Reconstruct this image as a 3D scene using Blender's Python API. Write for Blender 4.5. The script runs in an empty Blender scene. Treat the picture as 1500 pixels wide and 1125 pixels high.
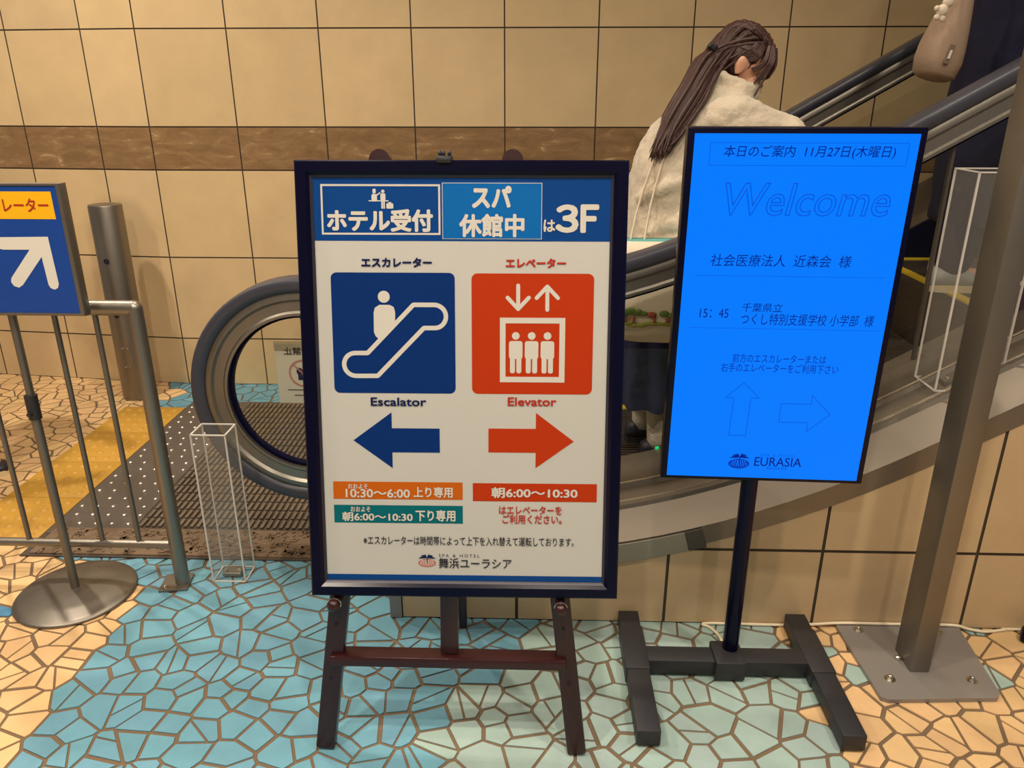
import bpy, bmesh, math, random
from math import radians as R, pi, sin, cos, tan, sqrt
from mathutils import Vector as V, Matrix, noise

S = bpy.context.scene
COL = S.collection

def lin(c):
    def f(u):
        u /= 255.0
        return u/12.92 if u <= .04045 else ((u+.055)/1.055)**2.4
    return (f(c[0]), f(c[1]), f(c[2]), 1.0)

# ------------------------------------------------------------------ camera
cam_d = bpy.data.cameras.new('camera')
cam_d.sensor_fit = 'HORIZONTAL'
cam_d.sensor_width = 36.0
cam_d.lens = 1127.0/1500.0*36.0
cam_d.clip_start = 0.02
cam = bpy.data.objects.new('camera', cam_d)
COL.objects.link(cam)
cam.location = (0, 0, 1.42)
cam.rotation_euler = (R(90-20.5), 0, R(1.8))
S.camera = cam

# ------------------------------------------------------------------ world, exposure, lights
W = bpy.data.worlds.new('world')
S.world = W
W.use_nodes = True
W.node_tree.nodes['Background'].inputs[0].default_value = (1.0, .90, .78, 1)
W.node_tree.nodes['Background'].inputs[1].default_value = .22
S.view_settings.view_transform = 'Standard'
S.view_settings.look = 'None'
S.view_settings.gamma = 1.0
S.view_settings.use_curve_mapping = False
S.view_settings.exposure = 0.0
S.cycles.transparent_max_bounces = 24
CEIL = 3.05
# recessed ceiling lamps (x, y, watts); the fixtures themselves are built further down
LAMPS = [(-2.55, 1.2, 28), (-1.15, .75, 28), (.15, .45, 26), (1.35, .7, 22), (-2.3, 2.75, 32), (-.9, 2.6, 16), (.75, 2.5, 7), (-.6, -.9, 24), (1.0, -.9, 18)]
LAMP_COL = (1.0, .87, .70)

# ------------------------------------------------------------------ helpers
def tag(o, label=None, cat=None, group=None, kind=None):
    if label: o['label'] = label
    if cat: o['category'] = cat
    if group: o['group'] = group
    if kind: o['kind'] = kind
    return o

def thing(name, label, cat, loc=(0, 0, 0), rot=(0, 0, 0), group=None):
    o = bpy.data.objects.new(name, None)
    COL.objects.link(o)
    o.empty_display_size = .1
    o.location = loc
    o.rotation_euler = rot
    return tag(o, label, cat, group)

def link(name, me, mats, parent=None, smooth=False):
    o = bpy.data.objects.new(name, me)
    COL.objects.link(o)
    if not isinstance(mats, (list, tuple)): mats = [mats]
    if len(me.materials): me.materials.clear()
    for m in mats: me.materials.append(m)
    if smooth:
        for p in me.polygons: p.use_smooth = True
    if parent: o.parent = parent
    return o

class MB:
    def __init__(self): self.bm = bmesh.new()
    def _mi(self, fs, mi):
        if mi:
            for f in fs: f.material_index = mi
    def box(self, c, s, rot=None, mi=0, bevel=0.0):
        M = Matrix.Translation(V(c))
        if rot is not None: M = M @ rot
        r = bmesh.ops.create_cube(self.bm, size=1.0, matrix=M @ Matrix.Diagonal((s[0], s[1], s[2], 1)))
        fs = set(f for v in r['verts'] for f in v.link_faces)
        self._mi(fs, mi)
        if bevel:
            es = list(set(e for f in fs for e in f.edges))
            rb = bmesh.ops.bevel(self.bm, geom=es, offset=bevel, segments=2, affect='EDGES', profile=.5)
            self._mi(rb['faces'], mi)
        return self
    def bar(self, p0, p1, w, d, mi=0, bevel=0.0, up=(0, 1, 0)):
        p0, p1 = V(p0), V(p1); z = (p1-p0).normalized()
        x = V(up).cross(z).normalized(); y = z.cross(x)
        M = Matrix((x, y, z)).transposed().to_4x4()
        return self.box((p0+p1)/2, (w, d, (p1-p0).length), M, mi, bevel)
    def cyl(self, p0, p1, r0, r1=None, n=20, mi=0, cap=True):
        if r1 is None: r1 = r0
        p0, p1 = V(p0), V(p1); d = p1-p0
        q = V((0, 0, 1)).rotation_difference(d.normalized()).to_matrix().to_4x4()
        M = Matrix.Translation((p0+p1)/2) @ q
        r = bmesh.ops.create_cone(self.bm, cap_ends=cap, segments=n, radius1=r0, radius2=r1, depth=d.length, matrix=M)
        self._mi(set(f for v in r['verts'] for f in v.link_faces), mi)
        return self
    def ell(self, c, rad, rot=None, mi=0, sub=2):
        M = Matrix.Translation(V(c))
        if rot is not None: M = M @ rot
        r = bmesh.ops.create_icosphere(self.bm, subdivisions=sub, radius=1.0, matrix=M @ Matrix.Diagonal((rad[0], rad[1], rad[2], 1)))
        self._mi(set(f for v in r['verts'] for f in v.link_faces), mi)
        return self
    def rings(self, rings, closed=True, cap=True, mi=0, loop=False):
        vs = [[self.bm.verts.new(p) for p in r] for r in rings]
        n = len(rings[0]); fs = []
        m = len(vs)
        for i in range(m if loop else m-1):
            a, b = vs[i], vs[(i+1) % m]
            for j in range(n if closed else n-1):
                k = (j+1) % n
                try: fs.append(self.bm.faces.new((a[j], a[k], b[k], b[j])))
                except ValueError: pass
        if cap and not loop:
            fs.append(self.bm.faces.new(list(reversed(vs[0]))))
            fs.append(self.bm.faces.new(vs[-1]))
        self._mi(fs, mi)
        return self
    def tube(self, pts, rad, n=10, mi=0, flat=1.0, cap=True):
        pts = [V(p) for p in pts]
        if not isinstance(rad, (list, tuple)): rad = [rad]*len(pts)
        rings = []; ref = None
        for i, p in enumerate(pts):
            t = (pts[min(i+1, len(pts)-1)]-pts[max(i-1, 0)]).normalized()
            if ref is None:
                ref = V((0, 0, 1)) if abs(t.z) < .9 else V((0, 1, 0))
            x = (ref - t*ref.dot(t)).normalized(); y = t.cross(x); ref = x
            rings.append([p + x*cos(2*pi*k/n)*rad[i] + y*sin(2*pi*k/n)*rad[i]*flat for k in range(n)])
        return self.rings(rings, mi=mi, cap=cap)
    def lathe(self, c, prof, n=40, mi=0):
        c = V(c)
        rings = [[c+V((cos(2*pi*k/n)*r, sin(2*pi*k/n)*r, z)) for k in range(n)] for r, z in prof]
        return self.rings(rings, mi=mi)
    def prism(self, pts, a, b, axis='y', mi=0):
        """polygon (p, q) extruded from a to b along axis"""
        def mk(p, t): return V((p[0], t, p[1])) if axis == 'y' else (V((p[0], p[1], t)) if axis == 'z' else V((t, p[0], p[1])))
        v0 = [self.bm.verts.new(mk(p, a)) for p in pts]; v1 = [self.bm.verts.new(mk(p, b)) for p in pts]
        fs = [self.bm.faces.new(v0), self.bm.faces.new(list(reversed(v1)))]
        n = len(pts)
        for i in range(n):
            j = (i+1) % n
            fs.append(self.bm.faces.new((v0[j], v0[i], v1[i], v1[j])))
        self._mi(fs, mi)
        return self
    def build(self, name, mats, parent=None, smooth=False, auto=None):
        bmesh.ops.recalc_face_normals(self.bm, faces=self.bm.faces)
        me = bpy.data.meshes.new(name)
        self.bm.to_mesh(me); self.bm.free()
        o = link(name, me, mats, parent, smooth or auto is not None)
        if auto is not None: me.set_sharp_from_angle(angle=R(auto))
        return o

def smoothpath(pts, n=8):
    """Catmull-Rom through pts"""
    P = [V(p) for p in pts]; out = []
    for i in range(len(P)-1):
        a = P[max(i-1, 0)]; b = P[i]; c = P[i+1]; d = P[min(i+2, len(P)-1)]
        for k in range(n):
            t = k/n
            out.append(.5*((2*b)+(c-a)*t+(2*a-5*b+4*c-d)*t*t+(-a+3*b-3*c+d)*t**3))
    out.append(P[-1])
    return out

# ------------------------------------------------------------------ materials
def nodes(name):
    m = bpy.data.materials.new(name); m.use_nodes = True
    nt = m.node_tree
    return m, nt, nt.nodes['Principled BSDF'], nt.nodes, nt.links

def mat(name, rgb, rough=.5, metal=0.0, bump=0.0, bscale=60.0, var=0.0, vscale=6.0, spec=.5, emit=None, estr=0.0, stretch=None, sheen=0.0, coat=0.0):
    m, nt, b, N, L = nodes(name)
    b.inputs['Base Color'].default_value = lin(rgb)
    b.inputs['Roughness'].default_value = rough
    b.inputs['Metallic'].default_value = metal
    b.inputs['Specular IOR Level'].default_value = spec
    if sheen: b.inputs['Sheen Weight'].default_value = sheen
    if coat:
        b.inputs['Coat Weight'].default_value = coat; b.inputs['Coat Roughness'].default_value = .12
    tc = N.new('ShaderNodeTexCoord'); src = tc.outputs['Object']
    if stretch:
        mp = N.new('ShaderNodeMapping'); mp.inputs['Scale'].default_value = stretch
        L.new(src, mp.inputs['Vector']); src = mp.outputs['Vector']
    if var:
        n = N.new('ShaderNodeTexNoise'); n.inputs['Scale'].default_value = vscale; n.inputs['Detail'].default_value = 5
        L.new(src, n.inputs['Vector'])
        r = N.new('ShaderNodeMix'); r.data_type = 'RGBA'
        c = lin(rgb)
        r.inputs['A'].default_value = tuple(min(1, k*(1-var)) for k in c[:3])+(1,)
        r.inputs['B'].default_value = tuple(min(1, k*(1+var)) for k in c[:3])+(1,)
        L.new(n.outputs['Fac'], r.inputs['Factor']); L.new(r.outputs['Result'], b.inputs['Base Color'])
    if bump:
        n2 = N.new('ShaderNodeTexNoise'); n2.inputs['Scale'].default_value = bscale; n2.inputs['Detail'].default_value = 4
        L.new(src, n2.inputs['Vector'])
        bp = N.new('ShaderNodeBump'); bp.inputs['Strength'].default_value = bump; bp.inputs['Distance'].default_value = .004
        L.new(n2.outputs['Fac'], bp.inputs['Height']); L.new(bp.outputs['Normal'], b.inputs['Normal'])
    if emit:
        b.inputs['Emission Color'].default_value = lin(emit); b.inputs['Emission Strength'].default_value = estr
    return m

def glassmat(name, tint, gloss=1.0, rough=.02, haze=None, hz=0.0):
    m, nt, b, N, L = nodes(name)
    N.remove(b)
    out = N['Material Output']
    t = N.new('ShaderNodeBsdfTransparent'); t.inputs[0].default_value = tint+(1,)
    g = N.new('ShaderNodeBsdfGlossy'); g.inputs['Roughness'].default_value = rough
    fr = N.new('ShaderNodeFresnel'); fr.inputs['IOR'].default_value = 1.45
    mu = N.new('ShaderNodeMath'); mu.operation = 'MULTIPLY'; mu.inputs[1].default_value = gloss
    ge = N.new('ShaderNodeNewGeometry'); inv = N.new('ShaderNodeMath'); inv.operation = 'SUBTRACT'; inv.inputs[0].default_value = 1.0
    L.new(ge.outputs['Backfacing'], inv.inputs[1])
    m0 = N.new('ShaderNodeMath'); m0.operation = 'MULTIPLY'
    L.new(fr.outputs[0], m0.inputs[0]); L.new(inv.outputs[0], m0.inputs[1])
    L.new(m0.outputs[0], mu.inputs[0])
    mx = N.new('ShaderNodeMixShader')
    L.new(mu.outputs[0], mx.inputs[0]); L.new(t.outputs[0], mx.inputs[1]); L.new(g.outputs[0], mx.inputs[2])
    res = mx.outputs[0]
    if haze:
        d = N.new('ShaderNodeBsdfDiffuse'); d.inputs[0].default_value = haze+(1,)
        m2 = N.new('ShaderNodeMixShader'); m2.inputs[0].default_value = hz
        L.new(res, m2.inputs[1]); L.new(d.outputs[0], m2.inputs[2]); res = m2.outputs[0]
    L.new(res, out.inputs['Surface'])
    return m

def tintmat(name, rough=.5, bump=.3, bscale=90, mott=.12, mscale=9, spec=.4):
    """base colour from the tile's own colour attribute, mottled"""
    m, nt, b, N, L = nodes(name)
    a = N.new('ShaderNodeVertexColor'); a.layer_name = 'tint'
    tc = N.new('ShaderNodeTexCoord')
    n = N.new('ShaderNodeTexNoise'); n.inputs['Scale'].default_value = mscale; n.inputs['Detail'].default_value = 7; n.inputs['Roughness'].default_value = .62
    L.new(tc.outputs['Object'], n.inputs['Vector'])
    mr = N.new('ShaderNodeMapRange'); mr.inputs['From Min'].default_value = .3; mr.inputs['From Max'].default_value = .7
    mr.inputs['To Min'].default_value = 1-mott; mr.inputs['To Max'].default_value = 1+mott
    L.new(n.outputs['Fac'], mr.inputs['Value'])
    mx = N.new('ShaderNodeMix'); mx.data_type = 'RGBA'; mx.blend_type = 'MULTIPLY'; mx.inputs['Factor'].default_value = 1
    L.new(a.outputs['Color'], mx.inputs['A']); L.new(mr.outputs['Result'], mx.inputs['B'])
    L.new(mx.outputs['Result'], b.inputs['Base Color'])
    b.inputs['Roughness'].default_value = rough; b.inputs['Specular IOR Level'].default_value = spec
    if bump:
        n2 = N.new('ShaderNodeTexNoise'); n2.inputs['Scale'].default_value = bscale; n2.inputs['Detail'].default_value = 4
        L.new(tc.outputs['Object'], n2.inputs['Vector'])
        bp = N.new('ShaderNodeBump'); bp.inputs['Strength'].default_value = bump; bp.inputs['Distance'].default_value = .003
        L.new(n2.outputs['Fac'], bp.inputs['Height']); L.new(bp.outputs['Normal'], b.inputs['Normal'])
    return m

def marblemat():
    m, nt, b, N, L = nodes('brown_marble')
    tc = N.new('ShaderNodeTexCoord'); mp = N.new('ShaderNodeMapping'); mp.inputs['Scale'].default_value = (5, 5, 15)
    L.new(tc.outputs['Object'], mp.inputs['Vector'])
    n = N.new('ShaderNodeTexNoise'); n.inputs['Scale'].default_value = 1.6; n.inputs['Detail'].default_value = 9; n.inputs['Roughness'].default_value = .7; n.inputs['Distortion'].default_value = .6
    L.new(mp.outputs['Vector'], n.inputs['Vector'])
    cr = N.new('ShaderNodeValToRGB')
    e = cr.color_ramp.elements
    e[0].position = .28; e[0].color = lin((116, 90, 60))
    e[1].position = .70; e[1].color = lin((206, 178, 140))
    k = cr.color_ramp.elements.new(.50); k.color = lin((140, 110, 76))
    k = cr.color_ramp.elements.new(.60); k.color = lin((152, 122, 86))
    L.new(n.outputs['Fac'], cr.inputs['Fac']); L.new(cr.outputs['Color'], b.inputs['Base Color'])
    b.inputs['Roughness'].default_value = .3
    return m

M = {}
M['trim_grey'] = mat('grey_trim', (150, 144, 130), .45, .5)
M['trim_dark'] = mat('dark_trim_end', (84, 78, 70), .5, .4)
M['bead'] = mat('dull_bead', (50, 48, 60), .4, .3)
M['steel'] = mat('brushed_steel', (142, 136, 127), .40, .92, .05, 30, .10, 8, stretch=(6, 6, 1))
M['steel_dark'] = mat('dull_steel', (128, 122, 114), .42, .85, .05, 40, .12, 10)
M['steel_deck'] = mat('deck_steel', (128, 119, 108), .40, .7, .03, 20, .06, 4, stretch=(1, 5, 5))
M['chrome'] = mat('bright_steel', (205, 200, 190), .18, 1.0)
M['rubber'] = mat('black_rubber', (60, 61, 72), .32, 0, .02, 50)
M['black_panel'] = mat('black_panel', (8, 9, 40), .4, spec=.06)
M['navy_black'] = mat('navy_black_paint', (3, 3, 30), .25, spec=.2)
M['black_metal'] = mat('black_powder_coat', (38, 37, 40), .5, 0, .15, 200)
M['wood'] = mat('mahogany_stain', (46, 13, 17), .34, 0, .12, 20, .25, 12, stretch=(8, 8, 1), coat=.08)
M['yellow'] = mat('tactile_yellow', (184, 140, 54), .5, 0, .2, 60, .10, 5)
M['yellow_line'] = mat('yellow_line', (222, 190, 40), .5)
M['grey_plate'] = mat('grey_plate', (139, 134, 130), .45, .35, .05, 60, .06, 4)
M['paper'] = mat('poster_paper', (190, 187, 181), .6, 0, .10, 5, .03, 5)
M['blue_head'] = mat('header_blue', (6, 62, 130), .5, spec=.08)
M['blue_ink'] = mat('navy_ink', (3, 44, 108), .5, spec=.08)
M['blue_light'] = mat('light_blue_ink', (8, 98, 172), .5, spec=.08)
M['red_ink'] = mat('red_orange_ink', (178, 52, 12), .5, spec=.08)
M['orange_ink'] = mat('orange_ink', (190, 92, 14), .5, spec=.08)
M['teal_ink'] = mat('teal_ink', (3, 98, 108), .5, spec=.08)
M['white_ink'] = mat('white_ink', (204, 199, 190), .55, spec=.08)
M['dark_ink'] = mat('dark_blue_ink', (16, 28, 74), .5, spec=.08)
M['black_ink'] = mat('black_ink', (40, 38, 44), .5, spec=.08)
M['red_text'] = mat('red_text_ink', (172, 48, 34), .5, spec=.08)
M['rosy_ink'] = mat('rosy_ink', (176, 112, 104), .5)
M['sign_blue'] = mat('sign_blue', (14, 66, 152), .35)
M['sign_yellow'] = mat('sign_yellow', (246, 184, 10), .45)
M['sign_red'] = mat('sign_red', (176, 44, 24), .45)
M['sign_white'] = mat('sign_white', (222, 218, 208), .45)
M['screen'] = mat('lit_screen', (0, 2, 8), .4, spec=.1, emit=(0, 122, 255), estr=1.0)
M['screen_dark'] = mat('screen_dark_blue', (0, 2, 8), .4, spec=.1, emit=(0, 62, 190), estr=.9)
M['screen_mid'] = mat('screen_mid_blue', (0, 2, 8), .4, spec=.1, emit=(0, 88, 228), estr=.9)
M['screen_deep'] = mat('screen_deep_blue', (0, 2, 8), .4, spec=.1, emit=(0, 34, 150), estr=.8)
M['cable'] = mat('cream_cable', (226, 212, 184), .45)
M['rib'] = mat('landing_rib', (118, 105, 90), .5, .3, .2, 40, .2, 12)
M['plate_dark'] = mat('landing_dark', (80, 70, 62), .55, .2, .3, 120, .2, 8)
M['stud_zone'] = mat('stud_plate_grey', (92, 84, 78), .5, .2, .2, 150, .1, 10)
M['mat_brown'] = mat('worn_brown_mat', (112, 92, 72), .8, 0, .9, 90, .35, 40)
M['skin'] = mat('skin', (224, 170, 140), .5, 0, .05, 80)
M['lips'] = mat('lips', (186, 96, 92), .4)
M['eye_white'] = mat('eye_white', (236, 232, 226), .25)
M['hair'] = mat('brown_hair', (70, 44, 40), .38, 0, .5, 30, .35, 14, stretch=(3, 14, 3))
M['black_hair'] = mat('black_hair', (22, 18, 20), .4, 0, .4, 40, .3, 12)
M['fur'] = mat('beige_fleece', (204, 190, 168), .9, 0, 1.0, 70, .10, 14, sheen=.5)
M['navy_cloth'] = mat('navy_cloth', (12, 12, 58), .8, 0, .3, 160, .3, 6)
M['navy_coat'] = mat('navy_coat', (9, 10, 46), .85, 0, .5, 50, .45, 7)
M['grey_cloth'] = mat('grey_cloth', (70, 70, 78), .85, 0, .3, 160, .15, 6)
M['sock'] = mat('ribbed_white_sock', (214, 206, 196), .9, 0, .8, 90)
M['shoe_dark'] = mat('dark_shoe', (20, 22, 40), .45)
M['shoe_grey'] = mat('grey_white_shoe', (168, 168, 174), .6, 0, .2, 90, .2, 18)
M['sole'] = mat('cream_sole', (226, 208, 170), .6)
M['canvas'] = mat('white_canvas', (226, 210, 188), .85, 0, .3, 120, .05, 6)
M['bag_beige'] = mat('beige_bag', (156, 132, 112), .75, 0, .3, 110, .08, 8)
M['bag_trim'] = mat('dark_beige_trim', (118, 98, 82), .7)
M['teal_trim'] = mat('teal_trim', (92, 160, 156), .8)
M['tree_green'] = mat('print_green', (98, 118, 54), .85)
M['tree_red'] = mat('print_red', (156, 82, 58), .85)
M['grass_print'] = mat('print_grass', (150, 150, 70), .85)
M['purple'] = mat('dark_purple_panel', (58, 34, 56), .4)
M['grout'] = mat('grout', (112, 92, 70), .85, 0, .5, 120, .12, 10)
M['wall_grout'] = mat('wall_grout', (66, 54, 42), .85)
M['tile_wall'] = tintmat('cream_wall_tile', .27, .05, 40, .07, 5, .5)
M['floor_tile'] = tintmat('mosaic_floor_tile', .62, .35, 110, .07, 14, .35)
M['marble'] = marblemat()
M['ceiling'] = mat('ceiling_paint', (206, 194, 176), .9)
M['lamp'] = mat('lamp_glow', (255, 236, 200), .5, emit=(255, 226, 178), estr=30)
M['white_trim'] = mat('white_metal', (232, 228, 220), .4)
M['glass'] = glassmat('balustrade_glass', (.94, .945, .925), .55)
M['glass_dark'] = glassmat('grey_glass', (.72, .72, .66), .9)
M['poster_glass'] = glassmat('clear_sheet', (.985, .985, .985), .4)
M['acrylic'] = glassmat('clear_acrylic', (.965, .965, .96), .6, .03, (.75, .7, .64), .035)
M['acrylic_edge'] = glassmat('acrylic_edge', (.9, .9, .9), 1.0, .1, (.85, .8, .74), .55)
M['notice_paper'] = glassmat('translucent_notice', (.85, .82, .75), .3, .2, (.68, .64, .56), .68)
M['notice_pale'] = glassmat('notice_top', (.8, .76, .66), .3, .2, (.5, .45, .34), .45)
M['stud'] = mat('polished_stud', (245, 240, 230), .3, 1.0)
M['led_green'] = mat('green_led', (20, 180, 110), .4, emit=(20, 200, 120), estr=.8)

# ------------------------------------------------------------------ setting: walls
def tile_wall(name, f, us, vs, cut=None, rowmat=None, base=(210, 184, 142), seed=1, gap=.0062, vtop=None, parent=None):
    """tiles on a grid in (u, v); f maps (u, v, depth) to the world; cut(u) = top height"""
    rnd = random.Random(seed)
    bm = bmesh.new(); tint = bm.loops.layers.float_color.new('tint')
    def poly(pts, d, mi, col):
        if len(pts) < 3: return
        fc = bm.faces.new([bm.verts.new(f(p[0], p[1], d)) for p in pts])
        fc.material_index = mi
        for l in fc.loops: l[tint] = col
    def clip(u0, u1, v0, v1):
        if not cut: return [(u0, v0), (u1, v0), (u1, v1), (u0, v1)]
        n = 14; top = []
        for i in range(n+1):
            u = u1+(u0-u1)*i/n
            top.append((u, max(v0, min(v1, cut(u)))))
        if max(t[1] for t in top) - v0 < .004: return []
        return [(u0, v0), (u1, v0)] + [t for t in top if t[1] > v0+1e-5]
    for i in range(len(us)-1):
        for j in range(len(vs)-1):
            k = rnd.uniform(.95, 1.04); w = rnd.uniform(.98, 1.02)
            c = lin(base); col = (c[0]*k, c[1]*k, c[2]*k*w, 1)
            g = gap/2
            poly(clip(us[i]+g, us[i+1]-g, vs[j]+g, vs[j+1]-g), 0, rowmat[j] if rowmat else 0, col)
    # backing behind the joints, and the thickness of the wall
    n = 60 if cut else 1
    u0, u1, v0, v1 = us[0], us[-1], vs[0], vs[-1]
    for i in range(n):
        a = u0+(u1-u0)*i/n; b = u0+(u1-u0)*(i+1)/n
        ta = min(v1, cut(a)) if cut else v1; tb = min(v1, cut(b)) if cut else v1
        poly([(a, v0), (b, v0), (b, tb), (a, ta)], .003, 1, (0, 0, 0, 1))
        poly([(b, v0), (a, v0), (a, ta), (b, tb)], .06, 1, (0, 0, 0, 1))
        fc = bm.faces.new([bm.verts.new(f(*q)) for q in ((a, ta, .003), (b, tb, .003), (b, tb, .06), (a, ta, .06))]); fc.material_index = 1
    for u in (u0, u1):
        t = min(v1, cut(u)) if cut else v1
        fc = bm.faces.new([bm.verts.new(f(*q)) for q in ((u, v0, .003), (u, t, .003), (u, t, .06), (u, v0, .06))]); fc.material_index = 1
    me = bpy.data.meshes.new(name); bm.to_mesh(me); bm.free()
    o = link(name, me, [M['tile_wall'], M['wall_grout'], M['marble']], parent)
    o['kind'] = 'structure'
    return o

YB = 3.75
VROWS = [0, .25, .67, 1.09, 1.286, 1.706, 2.126, 2.546, CEIL]
RM = [0, 0, 0, 2, 0, 0, 0, 0]
tile_wall('wall_back', lambda u, v, d: V((u, YB+d, v)), [-1.821+.4175*k for k in range(13)], VROWS, None, RM, seed=3)
# the wall turns slightly away at its left end
AX, AY, AD = -1.821, YB, V((-1.0, .105, 0)).normalized()
tile_wall('wall_left', lambda u, v, d: V((AX, AY, v)) + AD*u + V((.105, 1, 0)).normalized()*d,
          [0, .267, .645, 1.06, 1.48, 1.90, 2.32], VROWS, None, RM, seed=5)

# ------------------------------------------------------------------ setting: crazy paving floor
CREAM = (212, 176, 128); BLUE = (102, 152, 172); MINT = (150, 172, 166); DBLUE = (72, 126, 160)
def interp(pts, t):
    if t <= pts[0][0]: return pts[0][1]
    for a, b in zip(pts, pts[1:]):
        if t <= b[0]: return a[1]+(b[1]-a[1])*(t-a[0])/(b[0]-a[0])
    return pts[-1][1]
B1 = [(-2, -1.0), (0, -1.05), (1.286, -1.19), (1.418, -1.168), (1.532, -1.174), (1.72, -1.19), (1.76, -1.216), (1.82, -1.20), (1.90, -1.19), (1.99, -1.27), (2.06, -1.40), (2.12, -1.52), (2.2, -1.7)]
B2 = [(-2, -.35), (0, -.15), (1.316, -.234), (1.448, -.235), (1.54, -.195), (1.626, -.12), (1.66, -.03), (1.765, -.084), (1.84, -.018), (2.2, .1)]
B3 = [(-2, 1.0), (0, .8), (1.347, .744), (1.435, .714), (1.568, .71), (1.72, .80), (1.805, .712), (1.88, .695), (2.2, .6)]
def zone(x, y, rnd):
    if y > 2.2:
        edge = -1.86+.07*sin(y*23)
        if x > edge: return BLUE
        if rnd.random() < .015: return (172, 196, 190)
        return CREAM
    if x < interp(B1, y):
        return DBLUE if rnd.random() < .07 else CREAM
    if x < interp(B2, y): return BLUE
    if x < interp(B3, y): return MINT
    r = rnd.random()
    return MINT if r < .06 else CREAM

def make_floor():
    rnd = random.Random(11)
    X0, X1, Y0, Y1 = -4.6, 2.9, -1.6, 4.1
    h = .071
    nx, ny = int((X1-X0)/h), int((Y1-Y0)/h)
    seeds = {}
    for i in range(nx):
        for j in range(ny):
            if rnd.random() < .12: continue
            seeds[(i, j)] = (X0+(i+.5+rnd.uniform(-.49, .49))*h, Y0+(j+.5+rnd.uniform(-.49, .49))*h)
    bm = bmesh.new(); tint = bm.loops.layers.float_color.new('tint')
    def clip(poly, nx_, ny_, c):
        out = []
        n = len(poly)
        for k in range(n):
            p, q = poly[k], poly[(k+1) % n]
            dp = p[0]*nx_+p[1]*ny_-c; dq = q[0]*nx_+q[1]*ny_-c
            if dp <= 0: out.append(p)
            if dp*dq < 0:
                t = dp/(dp-dq); out.append((p[0]+(q[0]-p[0])*t, p[1]+(q[1]-p[1])*t))
        return out
    def area(p): return .5*abs(sum(p[k][0]*p[(k+1) % len(p)][1]-p[(k+1) % len(p)][0]*p[k][1] for k in range(len(p))))
    def emit(poly, col):
        if len(poly) < 3 or area(poly) < .0004: return
        k = rnd.uniform(.93, 1.06); w = rnd.uniform(.97, 1.03)
        c = lin(col); c = (c[0]*k, c[1]*k*w, c[2]*k, 1)
        fc = bm.faces.new([bm.verts.new((p[0], p[1], 0)) for p in poly])
        for l in fc.loops: l[tint] = c
        top = [v for v in fc.verts]
        lo = [bm.verts.new((v.co.x, v.co.y, -.004)) for v in top]
        for a in range(len(top)):
            b = (a+1) % len(top)
            s = bm.faces.new((top[b], top[a], lo[a], lo[b]))
            for l in s.loops: l[tint] = c
    for (i, j), (sx, sy) in seeds.items():
        near = []
        for a in range(-3, 4):
            for b in range(-3, 4):
                if (a or b) and (i+a, j+b) in seeds: near.append(seeds[(i+a, j+b)])
        near.sort(key=lambda q: (q[0]-sx)**2+(q[1]-sy)**2)
        poly = [(sx-.2, sy-.2), (sx+.2, sy-.2), (sx+.2, sy+.2), (sx-.2, sy+.2)]
        for qx, qy in near[:22]:
            dx, dy = qx-sx, qy-sy; d = sqrt(dx*dx+dy*dy)
            g = rnd.uniform(.0026, .0062)
            poly = clip(poly, dx/d, dy/d, (sx*dx+sy*dy)/d+d/2-g)
            if len(poly) < 3: break
        if len(poly) < 3: continue
        col = zone(sx, sy, rnd)
        if area(poly) > .0042 and rnd.random() < .5:
            th = rnd.uniform(0, pi); cx = sum(p[0] for p in poly)/len(poly); cy = sum(p[1] for p in poly)/len(poly)
            n0, n1 = cos(th), sin(th); c = cx*n0+cy*n1
            emit(clip(poly, n0, n1, c-.003), col); emit(clip(poly, -n0, -n1, -c-.003), col)
        else:
            # now and then knock off a sharp corner
            emit(poly, col)
    fs = [bm.faces.new([bm.verts.new(p) for p in ((X0, Y0, -.003), (X1, Y0, -.003), (X1, Y1, -.003), (X0, Y1, -.003))])]
    for f_ in fs: f_.material_index = 1
    bmesh.ops.recalc_face_normals(bm, faces=fs)
    me = bpy.data.meshes.new('floor'); bm.to_mesh(me); bm.free()
    o = link('floor', me, [M['floor_tile'], M['grout']]); o['kind'] = 'structure'
make_floor()

# ceiling and its recessed lamps
o = MB().box((-.9, 1.1, CEIL+.06), (7.4, 5.6, .1)).build('ceiling', M['ceiling']); o['kind'] = 'structure'
for i, (lx, ly, pw) in enumerate(LAMPS):
    place = ['above the left railing', 'above the round sign base', 'above the poster easel', 'above the steel post', 'above the bollard', 'over the escalator landing', 'over the escalator steps', 'behind the viewer on the left', 'behind the viewer on the right'][i]
    t = thing('ceiling_light', 'round recessed ceiling downlight ' + place, 'ceiling light', (lx, ly, CEIL+.01), group='recessed downlights in the ceiling')
    MB().lathe((0, 0, 0), [(.052, .0), (.075, .0), (.075, -.014), (.055, -.010)], 32).build('trim_ring', M['white_trim'], t, smooth=True)
    MB().cyl((0, 0, -.006), (0, 0, .0), .05, n=32).build('lamp', M['lamp'], t)
    ld = bpy.data.lights.new('downlight', 'AREA'); ld.shape = 'DISK'; ld.size = .10; ld.energy = pw; ld.color = LAMP_COL; ld.spread = R(150)
    lo = bpy.data.objects.new('downlight', ld); COL.objects.link(lo); lo.parent = t; lo.location = (0, 0, -.03)

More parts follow.
